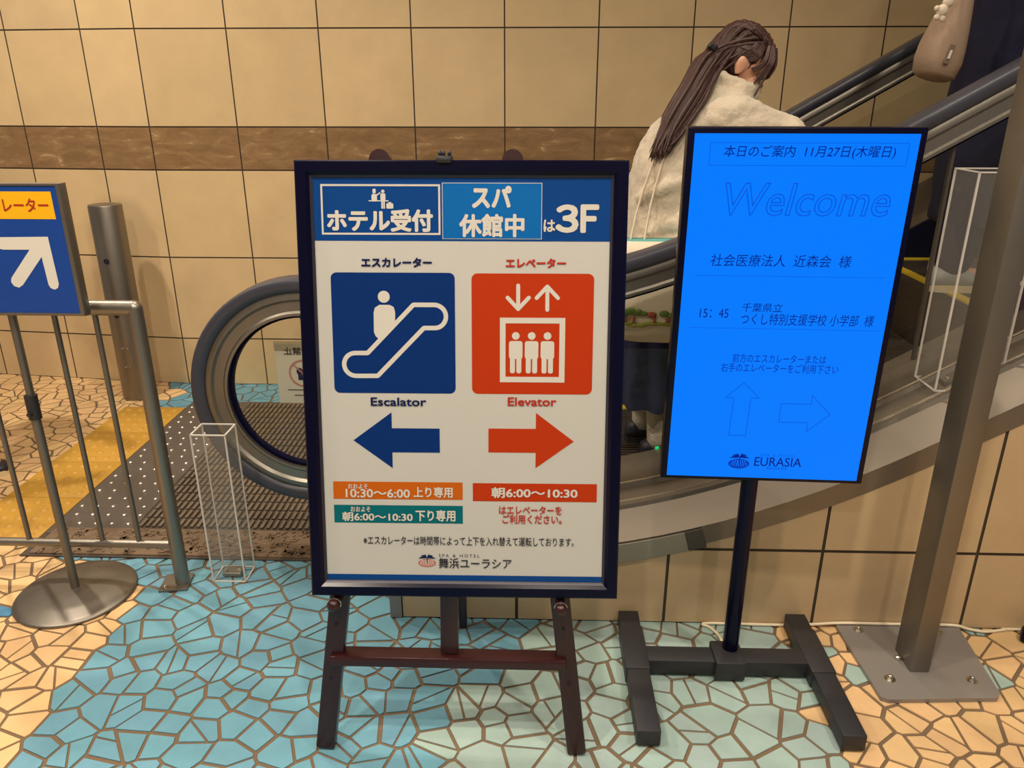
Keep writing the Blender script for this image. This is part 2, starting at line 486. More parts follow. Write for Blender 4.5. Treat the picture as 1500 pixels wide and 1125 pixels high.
# ------------------------------------------------------------------ escalator
HZ, HR = .926, .363
NX = -.69
def hr(x):
    if x < -.18: return HZ
    if x < .665: return HZ+.343*(x+.18)**2
    return HZ+.343*.845**2+.58*(x-.665)
def slope(x):
    return 0 if x < -.18 else (.686*(x+.18) if x < .665 else .58)
def topat(x):
    s = slope(x); n = sqrt(1+s*s)
    return (x, hr(x), -s/n, 1/n)
XE = 2.72
def loop_path():
    P = [(x, HZ-2*HR, 0, -1) for x in (-.42, -.5, -.6)]
    for k in range(33):
        a = -pi/2 - pi*k/32
        P.append((NX+HR*cos(a), HZ-HR+HR*sin(a), cos(a), sin(a)))
    P += [topat(x) for x in (-.6, -.5, -.4, -.3, -.18)]
    x = -.12
    while x < .7: P.append(topat(x)); x += .06
    P += [topat(x) for x in (.8, 1.2, 1.6, 2.0, 2.4, XE)]
    return P
def run_path(x0, x1=XE):
    P = [topat(x0)]; x = x0+.05
    while x < x1:
        P.append(topat(x)); x += .06 if x < .75 else .3
    P.append(topat(x1))
    return P
def sweep(path, prof, y0, side=-1, mb=None, mi=0):
    mb = mb or MB()
    rings = [[V((x-nx*d, y0+side*(-yy), z-nz*d)) for yy, d in prof] for x, z, nx, nz in path]
    return mb.rings(rings, mi=mi)

esc = thing('escalator', 'steel and glass escalator with black handrails rising to the right', 'escalator', (0, 0, 0))
YN, YF = 2.2, 3.3
H_PROF = [(-.027, 0), (.027, 0), (.038, .005), (.043, .016), (.040, .032), (.030, .042), (-.030, .042), (-.040, .032), (-.043, .016), (-.038, .005)]
G_PROF = [(-.026, .042), (.026, .042), (.030, .052), (.030, .062), (.022, .070), (.022, .098), (.028, .104), (.028, .112), (-.028, .112), (-.028, .104), (-.022, .098), (-.022, .070), (-.030, .062), (-.030, .052)]
GR_PROF = [(-.013, .112), (.013, .112), (.013, .121), (-.013, .121)]
LP = loop_path()
def vstrip(x0, x1, d0, d1, y0, y1, step=.06):
    """upright plate following the handrail between distances d0 and d1 below it"""
    mb = MB(); rings = []
    x = x0
    xs = []
    while x < x1-1e-6: xs.append(x); x += step
    xs.append(x1)
    for x in xs:
        s = sqrt(1+slope(x)**2)
        rings.append([V((x, y0, hr(x)-d0*s)), V((x, y1, hr(x)-d0*s)), V((x, y1, hr(x)-d1*s)), V((x, y0, hr(x)-d1*s))])
    return mb.rings(rings)
for yc, side in ((YN, -1), (YF, 1)):
    # a balustrade: handrail, guide, gasket, glass, deck, inner panel
    sweep(LP, H_PROF, yc, side).build('handrail', M['rubber'], esc, auto=40)
    sweep(LP, G_PROF, yc, side).build('handrail_guide', M['steel'], esc, auto=30)
    sweep(LP, GR_PROF, yc, side).build('glass_gasket', M['black_panel'], esc, auto=30)
    g = MB()
    fan = [V((NX+(HR-.118)*cos(-pi/2-pi*k/32), 0, HZ-HR+(HR-.118)*sin(-pi/2-pi*k/32))) for k in range(33)]
    xs = []
    x = NX+.06
    while x < 1.10: xs.append(x); x += .06
    xs.append(1.115)
    top = [V((x, 0, hr(x)-.118*sqrt(1+slope(x)**2))) for x in xs]
    bot = [V((x, 0, max(hr(x)-.645*sqrt(1+slope(x)**2), .318 if x < -.42 else 0))) for x in xs]
    outline = fan + top + list(reversed(bot))
    g.prism([(p.x, p.z) for p in outline], yc-.006, yc+.006)
    g.build('glass_panel', M['glass'], esc)
    vstrip(1.127, XE, .118, .645, yc-.006, yc+.006, .3).build('glass_panel', M['glass'], esc)
    MB().prism([(1.117, hr(1.12)-.118*1.156), (1.125, hr(1.12)-.118*1.156), (1.125, hr(1.12)-.65*1.156), (1.117, hr(1.12)-.65*1.156)], yc-.007, yc+.007).build('glass_joint', M['trim_dark'], esc)
    if side == -1:
        prof = [(.075, .655), (-.0, .645), (-.115, .648), (-.12, .640), (-.145, .640), (-.15, .652), (-.215, .660), (-.22, .652), (-.24, .653), (-.245, .664), (-.335, .695), (-.352, .702), (-.354, .757), (-.34, .757), (-.33, .73), (.075, .69)]
    else:
        prof = [(.075, .655), (-.0, .645), (-.12, .648), (-.20, .655), (-.42, .665), (-.42, .72), (.075, .69)]
    sweep(run_path(-.41), prof, yc, side).build('deck', M['steel_deck'], esc, auto=25)
    vstrip(-.60, XE, .66, 1.12, yc-side*.075, yc-side*.079).build('skirt_panel', M['black_panel'], esc)
    MB().box((-.51, yc, .15), (.20, .16, .30), bevel=.02).build('newel_base', M['steel_deck'], esc)
# pale trim along the lower edge of the near cladding with its dark end
sweep(run_path(-.41, .225), [(-.355, .706), (-.361, .706), (-.361, .762), (-.355, .762)], YN).build('skirt_trim', M['trim_grey'], esc, auto=30)
sweep(run_path(.226, .258), [(-.355, .705), (-.3625, .705), (-.3625, .763), (-.355, .763)], YN).build('trim_end', M['trim_dark'], esc)
for yy, dd in ((-.1325, .6385), (-.2195, .650)):
    sweep(run_path(-.41), [(yy-.003, dd), (yy+.003, dd), (yy+.003, dd+.006), (yy-.003, dd+.006)], YN).build('deck_lip', M['stud'], esc, auto=30)
# steps
def step_z(xn): return hr(xn+.2)-HZ
xn = [-.20+.4*k for k in range(7)]
proto = None
for k, x in enumerate(xn):
    z = step_z(x); zl = step_z(x-.4) if k else 0.0
    mb = MB()
    h = max(.03, z-zl+.03)
    mb.box((.2, 2.75, -.012), (.4, .93, .024))
    mb.prism([(0, -.02), (.012, -.02), (.03, -h), (.018, -h)], 2.285, 3.215)
    for q in range(42):
        mb.box((.2, 2.295+q*.0222, .003), (.37, .010, .006))
    s = mb.build('step', M['plate_dark'], esc); s.location = (x, 0, z)
    yl = MB().box((.018, 2.75, .0035), (.036, .925, .007)).box((.2, 2.305, .0045), (.4, .045, .007)).box((.2, 3.195, .0045), (.4, .045, .007)).build('edge_line', M['yellow_line'], s)
# landing plate
lp = MB().box((-.965, 2.807, -.0005), (1.45, 1.366, .010)).build('landing_plate', M['plate_dark'], esc)
MB().box((-1.54, 2.87, .0055), (.29, 1.22, .003)).build('stud_plate', M['stud_zone'], lp)
st0 = MB().ell((0, 0, 0), (.0085, .0085, .005), sub=2).build('stud', M['stud'], lp, smooth=True)
first = True
for a in range(5):
    for b in range(19):
        o = st0 if first else st0.copy()
        if not first: COL.objects.link(o); o.parent = lp
        first = False
        o.location = (-1.66+a*.058+(.014 if b % 2 else 0), 2.325+b*.060, .0075)
rm = MB(); rr = random.Random(4)
for a in range(48):
    for b in range(19):
        x = -1.375+a*.0225; y = 2.335+b*.061
        rm.box((x, y, .0085), (.011, .052, .006))
rm.build('rib_grid', M['rib'], lp)
mm = MB().box((-.965, 2.215, .0062), (1.40, .16, .004))
rr = random.Random(9)
for k in range(500):
    mm.box((-1.64+rr.random()*1.35, 2.14+rr.random()*.15, .009), (.010+rr.random()*.014, .004+rr.random()*.006, .004), Matrix.Rotation(rr.random()*pi, 4, 'Z'))
mm.build('brown_edge_strip', M['mat_brown'], lp)
MB().box((-.275, 2.75, .006), (.07, .93, .012)).build('comb', M['yellow_line'], lp)
MB().box((.398, 2.272, .352), (.012, .006, .016), bevel=.002).build('indicator_light', M['led_green'], esc)
# notices stuck to the glass
nt = MB().prism([(-.794, .523), (-.57, .523), (-.57, .715), (-.794, .715)], 2.2075, 2.2085).build('notice', M['notice_paper'], esc)
nt['label'] = 'pale notice with a red prohibition ring seen through the glass'

# ------------------------------------------------------------------ text and flat shapes (local x, z; facing -y)
def text(s, box, m, parent, bold=0.0, shear=0.0, y=-.0012, outline=0.0, spacing=1.0, mirror=False, name='lettering', align=None):
    cu = bpy.data.curves.new('t', 'FONT'); cu.body = s; cu.size = 1.0; cu.resolution_u = 3
    cu.shear = shear; cu.space_character = spacing
    if outline:
        cu.fill_mode = 'NONE'; cu.bevel_depth = outline; cu.bevel_resolution = 0
    else: cu.extrude = .0
    if align: cu.align_x = align
    t = bpy.data.objects.new('t', cu); COL.objects.link(t)
    dg = bpy.context.evaluated_depsgraph_get(); dg.update()
    me = bpy.data.meshes.new_from_object(t.evaluated_get(dg))
    bpy.data.objects.remove(t); bpy.data.curves.remove(cu)
    xs = [v.co.x for v in me.vertices]; ys = [v.co.y for v in me.vertices]
    x0, x1, y0, y1 = min(xs), max(xs), min(ys), max(ys)
    sx = (box[1]-box[0])/(x1-x0); sy = (box[3]-box[2])/(y1-y0)
    for v in me.vertices:
        u = (v.co.x-x0)*sx
        if mirror: u = (box[1]-box[0])-u
        v.co = V((box[0]+u, y-(v.co.z*min(sx, sy) if outline else 0), box[2]+(v.co.y-y0)*sy))
    if bold and not outline:
        bm = bmesh.new()
        kx = bold*sx*.72; kz = bold*sy*.72
        for k, (dx, dz) in enumerate(((0, 0), (kx, kz), (-kx, kz), (kx, -kz), (-kx, -kz), (0, kz*1.3), (0, -kz*1.3), (kx*1.3, 0), (-kx*1.3, 0))):
            n0 = len(bm.verts); bm.from_mesh(me); bm.verts.ensure_lookup_table()
            for v in bm.verts[n0:]: v.co += V((dx, -k*8e-6, dz))
        bm.to_mesh(me); bm.free()
    me.name = name
    return link(name, me, m, parent)

def flat(polys, m, parent, name, y=-.0006, th=.0005):
    mb = MB()
    for i, p in enumerate(polys): mb.prism(p, y-i*1.2e-5, y+th-i*1.2e-5)
    return mb.build(name, m, parent)
def rbox(b): return [(b[0], b[2]), (b[1], b[2]), (b[1], b[3]), (b[0], b[3])]
def rrect(b, r, n=6):
    out = []
    for cx, cz, a0 in ((b[1]-r, b[3]-r, 0), (b[0]+r, b[3]-r, 90), (b[0]+r, b[2]+r, 180), (b[1]-r, b[2]+r, 270)):
        for k in range(n+1):
            a = R(a0+90*k/n); out.append((cx+r*cos(a), cz+r*sin(a)))
    return out
def circ(cx, cz, r, n=24, rz=None): return [(cx+r*cos(2*pi*k/n), cz+(rz or r)*sin(2*pi*k/n)) for k in range(n)]
def stroke(p, q, w, n=6):
    """round-ended stroke"""
    a = math.atan2(q[1]-p[1], q[0]-p[0]); out = []
    for c, s in ((q, a-pi/2), (p, a+pi/2)):
        for k in range(n+1): out.append((c[0]+w/2*cos(s+pi*k/n), c[1]+w/2*sin(s+pi*k/n)))
    return out
def frame_polys(b, w):
    return [rbox((b[0], b[1], b[3]-w, b[3])), rbox((b[0], b[1], b[2], b[2]+w)), rbox((b[0], b[0]+w, b[2]+w, b[3]-w)), rbox((b[1]-w, b[1], b[2]+w, b[3]-w))]
def outline_polys(pts, w):
    return [stroke(pts[i], pts[(i+1) % len(pts)], w, 3) for i in range(len(pts))]

def ring_poly(mb_pts_out, mb_pts_in, m, parent, name, y=-.0009, th=.0004):
    mb = MB(); n = len(mb_pts_out)
    for i in range(n):
        j = (i+1) % n
        mb.prism([mb_pts_out[i], mb_pts_out[j], mb_pts_in[j], mb_pts_in[i]], y, y+th)
    return mb.build(name, m, parent)

# notice artwork, seen from behind so its writing is mirrored
flat([rbox((-.794, -.57, .695, .725))], M['notice_pale'], esc, 'notice_header', 2.2062)
text('禁止', (-.765, -.712, .682, .706), M['black_ink'], nt, .02, mirror=True, y=2.2058, name='notice_lettering')
ring_poly(circ(-.712, .622, .044, 32), circ(-.712, .622, .039, 32), M['rosy_ink'], nt, 'prohibition_ring', 2.2062)
flat([stroke((-.742, .652), (-.682, .592), .005)], M['rosy_ink'], nt, 'prohibition_bar', 2.2060)
flat([circ(-.722, .628, .010, 16, .012), rbox((-.728, -.714, .600, .618)), circ(-.698, .612, .008, 14)], M['dark_ink'], nt, 'figure', 2.2064)
flat([rbox((-.765, -.70, .566, .569)), rbox((-.745, -.70, .548, .551))], M['grey_cloth'], nt, 'small_print', 2.2064)
pn = MB().box((1.47, 2.186, .935), (.235, .004, .30), bevel=.001).build('safety_notice', M['purple'], esc)
pn['label'] = 'dark purple notice panel with a white stripe on the escalator glass'
MB().box((1.47, 2.1835, .925), (.235, .002, .012)).build('white_stripe', M['white_ink'], pn)

# ------------------------------------------------------------------ wall under the escalator
def cladz(x):
    s = sqrt(1+slope(x)**2)
    nx, nz = -slope(x)/s, 1/s
    # curve at distance .756 below the handrail, resampled in x
    xx = x
    for _ in range(4):
        s = sqrt(1+slope(xx)**2); xx = x + (-slope(xx)/s)*.756
    s = sqrt(1+slope(xx)**2)
    return hr(xx)-.756/s
tile_wall('wall_front', lambda u, v, d: V((u, 1.848+d, v)), [-.378, -.045, .377, .798, 1.216, 1.636, 2.056, 2.476, 2.72], [0, .2475, .667, 1.087, 1.507, 1.927], cladz, base=(192, 166, 130), seed=8, gap=.0085)
o = MB().box((-.394, 1.878, cladz(-.39)/2), (.034, .066, cladz(-.39)-.004)).build('trim_1', M['grey_plate']); o['kind'] = 'structure'

# ------------------------------------------------------------------ tactile paving
tp = thing('tactile_paving', 'yellow tactile paving strip with raised dots before the escalator landing', 'tactile paving', (-1.842, 2.81, 0))
for k in range(4):
    mb = MB().box((0, 0, .002), (.298, .298, .006), bevel=.001)
    for a in range(5):
        for b in range(5):
            mb.lathe((-.112+a*.056, -.112+b*.056, .004), [(.0001, .0052), (.009, .005), (.014, .002), (.016, 0)], 12)
    t = mb.build('tactile_tile', M['yellow'], tp, auto=35); t.location = (0, -.45+.3*k, 0)

# ------------------------------------------------------------------ easel with the framed poster
ea = thing('easel', 'dark mahogany wooden easel carrying the framed direction poster', 'easel', (-.18, 1.36, 0))
LEAN = .1903
def e(x, y, z): return V((x+.18, y-1.36, z))
def lp_(x, z, off=0.0): return e(x, 1.353+z*tan(LEAN)+off/cos(LEAN), z)
legs = (((-.476, 0), (-.319, 1.297)), ((.106, 0), (-.049, 1.297)))
for (xa, za), (xb, zb) in legs:
    a, b = lp_(xa, .004, .018), lp_(xb, zb, .018)
    mb = MB().bar(a, b, .043, .030, bevel=.004, up=(0, 1, 0))
    d = (b-a).normalized()
    nrm = V((0, cos(LEAN), -sin(LEAN)))
    mb.cyl(b-nrm*.015, b+nrm*.015, .0215, n=24)
    lg = mb.build('leg', M['wood'], ea, auto=35)
    for f in (.135, .235):
        c = a+(b-a)*f - nrm*.0152
        MB().cyl(c-nrm*.001, c+nrm*.002, .0045, n=12).build('peg_hole', M['black_ink'], lg)
    f = .285; c = a+(b-a)*f
    pg = MB().cyl(c-nrm*.062, c+nrm*.006, .011, n=16).ell(c-nrm*.062, (.015, .012, .015)).build('peg', M['wood'], ea, smooth=True)
    MB().tube([c-nrm*.05+V((.0135*cos(t*pi/6), 0, .0135*sin(t*pi/6))) for t in range(13)], .0015, 6).build('wire_ring', M['chrome'], pg)
MB().bar(lp_(-.455, .224, .018), lp_(.078, .224, .018), .052, .024, bevel=.004, up=(0, sin(LEAN), cos(LEAN))).build('crossbar', M['wood'], ea, auto=35)
MB().bar(lp_(-.186, .24, .020), lp_(-.186, 1.27, .020), .040, .020, bevel=.003).build('mast', M['wood'], ea, auto=35)
MB().bar(e(-.196, 1.815, .004), e(-.186, 1.632, 1.24), .022, .026, bevel=.003).build('rear_leg', M['wood'], ea, auto=35)
MB().bar(lp_(-.335, 1.255, .02), lp_(-.035, 1.255, .02), .04, .02, bevel=.003, up=(0, sin(LEAN), cos(LEAN))).build('top_rail', M['wood'], ea, auto=35)
mb = MB()
c = lp_(-.184, 1.303, -.018)
mb.box(c, (.031, .040, .014), bevel=.005)
for dx in (-.009, -.002, .010): mb.ell(c+V((dx, .0, .011)), (.0042, .0042, .006))
mb.build('top_clip', M['black_metal'], ea, auto=40)

fp = thing('framed_poster', 'dark navy framed poster with blue escalator and red elevator pictograms on the easel', 'poster', (-.1488, 1.3999, .3992), (-LEAN, 0, .0116))
FW, FH = .3325, .920
mb = MB()
# moulding: outer flat, inner bevel
o4 = [(-FW, 0), (FW, 0), (FW, FH), (-FW, FH)]
def inset(d, y): return [V((-FW+d, y, d)), V((FW-d, y, d)), V((FW-d, y, FH-d)), V((-FW+d, y, FH-d))]
mb.rings([inset(0, .024), inset(0, .003), inset(.003, 0), inset(.022, 0), inset(.029, .007), inset(.031, .012), inset(.031, .024)], loop=True)
mb.build('frame', M['navy_black'], fp)
ring = MB().rings([inset(.0285, .0062), inset(.0315, .0092), inset(.0335, .0105), inset(.0335, .0125), inset(.0285, .0125)], loop=True).build('inner_bead', M['bead'], fp)
MB().box((0, .0185, FH/2), (2*FW-.05, .008, FH-.05)).build('backing', M['black_metal'], fp)
YP = .0125
pp = MB().box((0, YP+.0006, FH/2), (2*FW-.060, .001, FH-.060)).build('paper', M['paper'], fp)
def pflat(polys, m, name, lvl=1): return flat(polys, m, pp, name, YP-.0004*lvl, .0004)
def ptext(s, b, m, bold=.02, lvl=3, **k): return text(s, b, m, pp, bold, y=YP-.0004*lvl-.0003, **k)
pflat([rbox((-.3015, .3015, .7624, .8885))], M['blue_head'], 'header_band')
pflat(frame_polys((-.2838, -.0428, .7745, .874), .0038), M['white_ink'], 'header_box', 2)
pflat([rbox((-.0390, .1617, .7665, .8772))], M['white_ink'], 'panel_edge', 2)
pflat([rbox((-.0378, .1605, .7677, .8760))], M['blue_light'], 'light_blue_panel', 3)
ptext('ホテル受付', (-.2709, -.0595, .7821, .8236), M['white_ink'], .045)
ptext('スパ', (.0228, .0988, .8295, .8692), M['white_ink'], .05, 4)
ptext('休館中', (-.0034, .125, .7721, .8149), M['white_ink'], .04, 4)
ptext('は', (.1659, .1878, .7819, .8045), M['white_ink'], .03)
ptext('３', (.1916, .2325, .7820, .8328), M['white_ink'], .042)
ptext('Ｆ', (.2415, .2735, .7820, .8328), M['white_ink'], .042)
# reception pictogram
def man(cx, z0, z1, w, leg=True):
    h = z1-z0
    P = [circ(cx, z1-h*.09, h*.09, 14), rrect((cx-w/2, cx+w/2, z0+h*.42, z1-h*.2), w*.25, 3)]
    if leg: P += [rbox((cx-w*.36, cx-w*.04, z0, z0+h*.5)), rbox((cx+w*.04, cx+w*.36, z0, z0+h*.5))]
    return P
pflat(man(-.158, .8263, .8635, .010) + man(-.1755, .824, .8625, .011, False) + [rbox((-.1785, -.1725, .8605, .8650)), stroke((-.170, .853), (-.164, .857), .0025), rbox((-.187, -.147, .8405, .8425)), rrect((-.1515, -.1375, .8263, .8365), .0015, 2), rbox((-.1475, -.1415, .8365, .839))], M['white_ink'], 'reception_pictogram', 2)
ptext('エスカレーター', (-.2046, -.062, .7104, .7281), M['dark_ink'], .045)
ptext('エレベーター', (.0897, .2107, .7102, .7278), M['red_text'], .045)
pflat([rrect((-.2694, -.0149, .4485, .6987), .012)], M['blue_ink'], 'escalator_square')
pflat([rrect((.0193, .2693, .4485, .6979), .012)], M['red_ink'], 'elevator_square')
def capsule_outline():
    """the escalator pictogram's band"""
    pts = [(-.1004, .6334), (-.0562, .6334)]
    for k in range(1, 12): a = pi/2-pi*k/12; pts.append((-.0575+.0239*cos(a), .6095+.0239*sin(a)))
    pts += [(-.0569, .5858), (-.0795, .5858), (-.1776, .4851), (-.2232, .4848)]
    for k in range(1, 12): a = -pi/2-pi*k/12; pts.append((-.2232+.0241*cos(a), .509+.0241*sin(a)))
    pts += [(-.2232, .5330), (-.1975, .5330)]
    return pts
co = capsule_outline()
pflat([circ(-.1611, .6496, .0123, 24), [(-.1828, .6177), (-.1800, .6270), (-.1709, .6329), (-.1496, .633), (-.1410, .6285), (-.1384, .618), (-.1388, .5975), (-.1736, .5625), (-.1800, .5685), (-.1831, .5767)]], M['white_ink'], 'passenger_figure', 2)
pflat(outline_polys(co, .0092), M['white_ink'], 'escalator_outline', 2)
AW = .0080
pflat([stroke((.1147, .6735), (.1148, .6258), AW), stroke((.0930, .6490), (.1148, .6258), AW), stroke((.1366, .6490), (.1148, .6258), AW),
       stroke((.1745, .6245), (.1742, .6718), AW), stroke((.1525, .6485), (.1742, .6718), AW), stroke((.1962, .6485), (.1742, .6718), AW)], M['white_ink'], 'up_down_arrows', 2)
pflat(frame_polys((.0775, .2118, .4735, .6080), .0116), M['white_ink'], 'cabin_outline', 2)
men = []
for cx in (.1102, .1430, .1757):
    men += [circ(cx, .5705, .0079, 20), rrect((cx-.0140, cx+.0140, .5226, .5598), .005, 4), rrect((cx-.0118, cx-.0015, .4924, .53), .004, 3), rrect((cx+.0015, cx+.0118, .4924, .53), .004, 3)]
pflat(men, M['white_ink'], 'cabin_figures', 2)
ptext('Escalator', (-.193, -.0774, .4218, .4391), M['dark_ink'], .022)
ptext('Elevator', (.0947, .1952, .4239, .4413), M['red_text'], .022)
pflat([[(-.2328, .3465), (-.1507, .4075), (-.1507, .3732), (-.0496, .3732), (-.0496, .3209), (-.1507, .3209), (-.1507, .2862)]], M['blue_ink'], 'left_arrow')
pflat([[(.2335, .3475), (.1533, .4085), (.1533, .3742), (.0534, .3742), (.0534, .3225), (.1533, .3225), (.1533, .2888)]], M['red_ink'], 'right_arrow')
pflat([rbox((-.2795, -.0019, .2172, .2557))], M['orange_ink'], 'orange_bar')
pflat([rbox((-.2795, -.0019, .1639, .2036))], M['teal_ink'], 'teal_bar')
pflat([rbox((.0198, .2844, .2148, .2547))], M['red_ink'], 'red_bar')
ptext('おおよそ', (-.2475, -.2052, .2405, .2510), M['white_ink'], .02)
ptext('10:30〜6:00', (-.2524, -.1154, .2213, .2394), M['white_ink'], .025)
ptext('上り専用', (-.1066, -.0237, .2225, .2451), M['white_ink'], .03)
ptext('おおよそ', (-.2433, -.2009, .189, .2004), M['white_ink'], .02)
ptext('朝6:00〜10:30', (-.2615, -.1104, .168, .1879), M['white_ink'], .025)
ptext('下り専用', (-.1031, -.0183, .1694, .1938), M['white_ink'], .03)
ptext('朝6:00〜10:30', (.0604, .2427, .2232, .2457), M['white_ink'], .03)
ptext('はエレベーターを', (.0764, .21, .1868, .205), M['red_text'], .02)
ptext('ご利用ください。', (.0837, .2103, .1655, .1853), M['red_text'], .02)
ptext('※エスカレーターは時間帯によって上下を入れ替えて運転しております。', (-.2176, .2373, .1149, .1348), M['black_ink'], .008)
def leaf(cx, cz, ang, ln, w):
    out = []
    for k in range(9):
        t = k/8; s = sin(pi*t**.8); out.append((t*ln, s*w-.25*ln*t*t))
    for k in range(7, 0, -1):
        t = k/8; s = sin(pi*t**.8); out.append((t*ln, -s*w*.55-.25*ln*t*t))
    r = []
    for x, z in out:
        if cos(ang) < 0: r.append((cx-x*abs(cos(ang))-0*z, cz+z+x*sin(ang)))
        else: r.append((cx+x*abs(cos(ang)), cz+z+x*sin(ang)))
    return r
def palm(b, parent, m1, m2, m3, y, bg=True):
    w, h = b[1]-b[0], b[3]-b[2]; cx = (b[0]+b[1])/2; cz = b[2]+h*.70
    mk = lambda P, m, n, l: flat(P, m, parent, n, y-.0004*l, .0003)
    mk([circ(cx, b[2]+h*.30, w*.5, 28, h*.30)], m2, 'emblem_oval', 1)
    st = []
    for k in range(7):
        t = -.36+k*.12
        st.append(stroke((cx+t*w, b[2]+h*(.12+.9*abs(t)*.25)), (cx+t*w*.85+(.05*w if t < 0 else -.05*w), b[2]+h*.52), w*.035, 3))
    mk(st, m3, 'emblem_stripes', 2)
    lv = [leaf(cx, cz, a, ln*w, .085*h) for a, ln in ((.15, .48), (.55, .40), (pi-.15, .48), (pi-.55, .40), (1.0, .30), (pi-1.0, .30))]
    mk(lv + [stroke((cx, b[2]+h*.35), (cx+w*.02, cz), w*.045, 3)], m1, 'emblem_palm', 3)
palm((-.1004, -.0606, .0641, .0953), pp, M['dark_ink'], M['rosy_ink'], M['white_ink'], YP)
ptext('SPA & HOTEL', (-.0546, .0339, .0882, .0950), M['black_ink'], .0, spacing=1.5)
ptext('舞浜ユーラシア', (-.0548, .1031, .0623, .0857), M['black_ink'], .01)
pflat([rbox((-.3015, .3015, .0315, .0462))], M['blue_head'], 'footer_band')
MB().box((0, .0095, FH/2), (2*FW-.066, .0012, FH-.066)).build('front_sheet', M['poster_glass'], fp)

# ------------------------------------------------------------------ digital signage on its stand
ds = thing('digital_sign', 'tall lit blue welcome screen on a black pole stand', 'digital sign', (.525, 1.65, 0))
def dl(x, y, z): return V((x-.525, y-1.65, z))
for xc in (.273, .7425):
    bb = MB().box(dl(xc, 1.612, .028), (.056, .445, .044), bevel=.003)
    foot = bb.build('foot_bar', M['black_metal'], ds, auto=35)
    MB().box(dl(xc, 1.68, .0285), (.062, .17, .049), bevel=.003).build('sleeve', M['black_metal'], foot, auto=35)
    for yy in (1.42, 1.80):
        MB().cyl(dl(xc, yy, .0), dl(xc, yy, .007), .018, n=16).build('rubber_pad', M['rubber'], foot)
MB().box(dl(.508, 1.655, .030), (.41, .058, .044), bevel=.003).build('cross_bar', M['black_metal'], ds, auto=35)
MB().box(dl(.512, 1.655, .033), (.078, .092, .056), bevel=.006).build('pole_socket', M['black_metal'], ds, auto=35)
MB().cyl(dl(.522, 1.672, .05), dl(.526, 1.695, 1.15), .020, n=28).build('pole', M['navy_black'], ds, auto=40)
MB().box(dl(.53, 1.690, .95), (.16, .020, .22), bevel=.004).build('mount_bracket', M['black_metal'], ds)
sp = bpy.data.objects.new('display_panel', None)
SW, SH = .2362, .8045
mb = MB().box((0, .019, SH/2), (2*SW, .036, SH), bevel=.003)
dp = mb.build('display_panel', M['navy_black'], ds, auto=35)
bpy.data.objects.remove(sp)
dp.location = dl(.5419, 1.66, .5577); dp.rotation_euler = (.0248, 0, -.0381)
MB().box((-.0, .0005, (.0095+.7925)/2), (.444, .0025, .783)).build('screen', M['screen'], dp)
YS = -.0008
def stext(s, b, m=None, bold=0.0, **k): return text(s, b, m or M['screen_deep'], dp, bold, y=YS-.0005, **k)
flat(frame_polys((-.1898, .2035, .7298, .7751), .0010), M['screen_mid'], dp, 'title_box', YS-.0004, .0003)
stext('本日のご案内  11月27日(木曜日)', (-.1614, .1789, .7432, .7698), bold=-.002, shear=.12)
stext('Welcome', (-.1519, .1861, .628, .696), M['screen_mid'], .02, shear=.16, outline=.012)
stext('社会医療法人  近森会  様', (-.1666, .1271, .5204, .5469), shear=.08)
flat([rbox((-.1975, .2025, .4994, .5002)), rbox((-.199, .2114, .3811, .3819))], M['screen_mid'], dp, 'divider_lines', YS-.0004, .0003)
stext('15：45', (-.1794, -.1172, .4052, .4255))
stext('千葉県立', (-.0892, -.0029, .4197, .4398), shear=.08)
stext('つくし特別支援学校 小学部  様', (-.089, .1955, .3904, .4169), shear=.08)
stext('前方のエスカレーターまたは', (-.0974, .1074, .3013, .3224), M['screen_dark'], .008)
stext('右手のエレベーターをご利用下さい', (-.1207, .1375, .2783, .2996), M['screen_dark'], .008)
flat(outline_polys([(-.0656, .2532), (-.0277, .2153), (-.0465, .2153), (-.0480, .1198), (-.0872, .1198), (-.0846, .2153), (-.103, .2153)], .0014), M['screen_mid'], dp, 'up_arrow', YS-.0004, .0003)
flat(outline_polys([(.0229, .2034), (.0900, .2034), (.0900, .2255), (.1364, .1792), (.0890, .1345), (.0890, .1570), (.0235, .1570)], .0014), M['screen_mid'], dp, 'right_arrow', YS-.0004, .0003)
palm((-.0805, -.0313, .033, .0764), dp, M['screen_deep'], M['screen_dark'], M['screen'], YS-.0003)
stext('SPA & HOTEL', (-.0075, .0741, .0670, .0740), M['screen_mid'], spacing=1.5)
stext('EURASIA', (-.0198, .0889, .0416, .0651), bold=-.004)
stext('MAIHAMA', (.0107, .0566, .0330, .0392), M['screen_dark'], spacing=1.4)

# ------------------------------------------------------------------ steel post with its plate
ps = thing('steel_post', 'square steel barrier post bolted on a grey floor plate', 'post', (1.03, 1.70, 0))
pl = [(-.166, .137), (.178, .140), (.150, -.120), (.135, -.137), (-.138, -.151), (-.155, -.143)]
mb = MB().prism(pl, .0, .012, axis='z')
bp_ = mb.build('base_plate', M['grey_plate'], ps)
for bx, by in ((-.111, .118), (-.106, -.077), (.103, -.076), (.109, .118)):
    MB().cyl((bx, by, .011), (bx, by, .0135), .014, n=20).cyl((bx, by, .0135), (bx, by, .019), .0095, n=6).ell((bx, by, .020), (.007, .007, .006)).build('bolt', M['chrome'], bp_, auto=40)
MB().box((-.018, -.005, .80), (.050, .090, 1.60), bevel=.003).build('post_tube', M['steel_dark'], ps, auto=35)
for bx, by in ((.014, .03), (.014, -.02), (-.05, .0)):
    MB().ell((bx, by, .016), (.012, .008, .007)).build('weld_bead', M['chrome'], bp_, smooth=True)

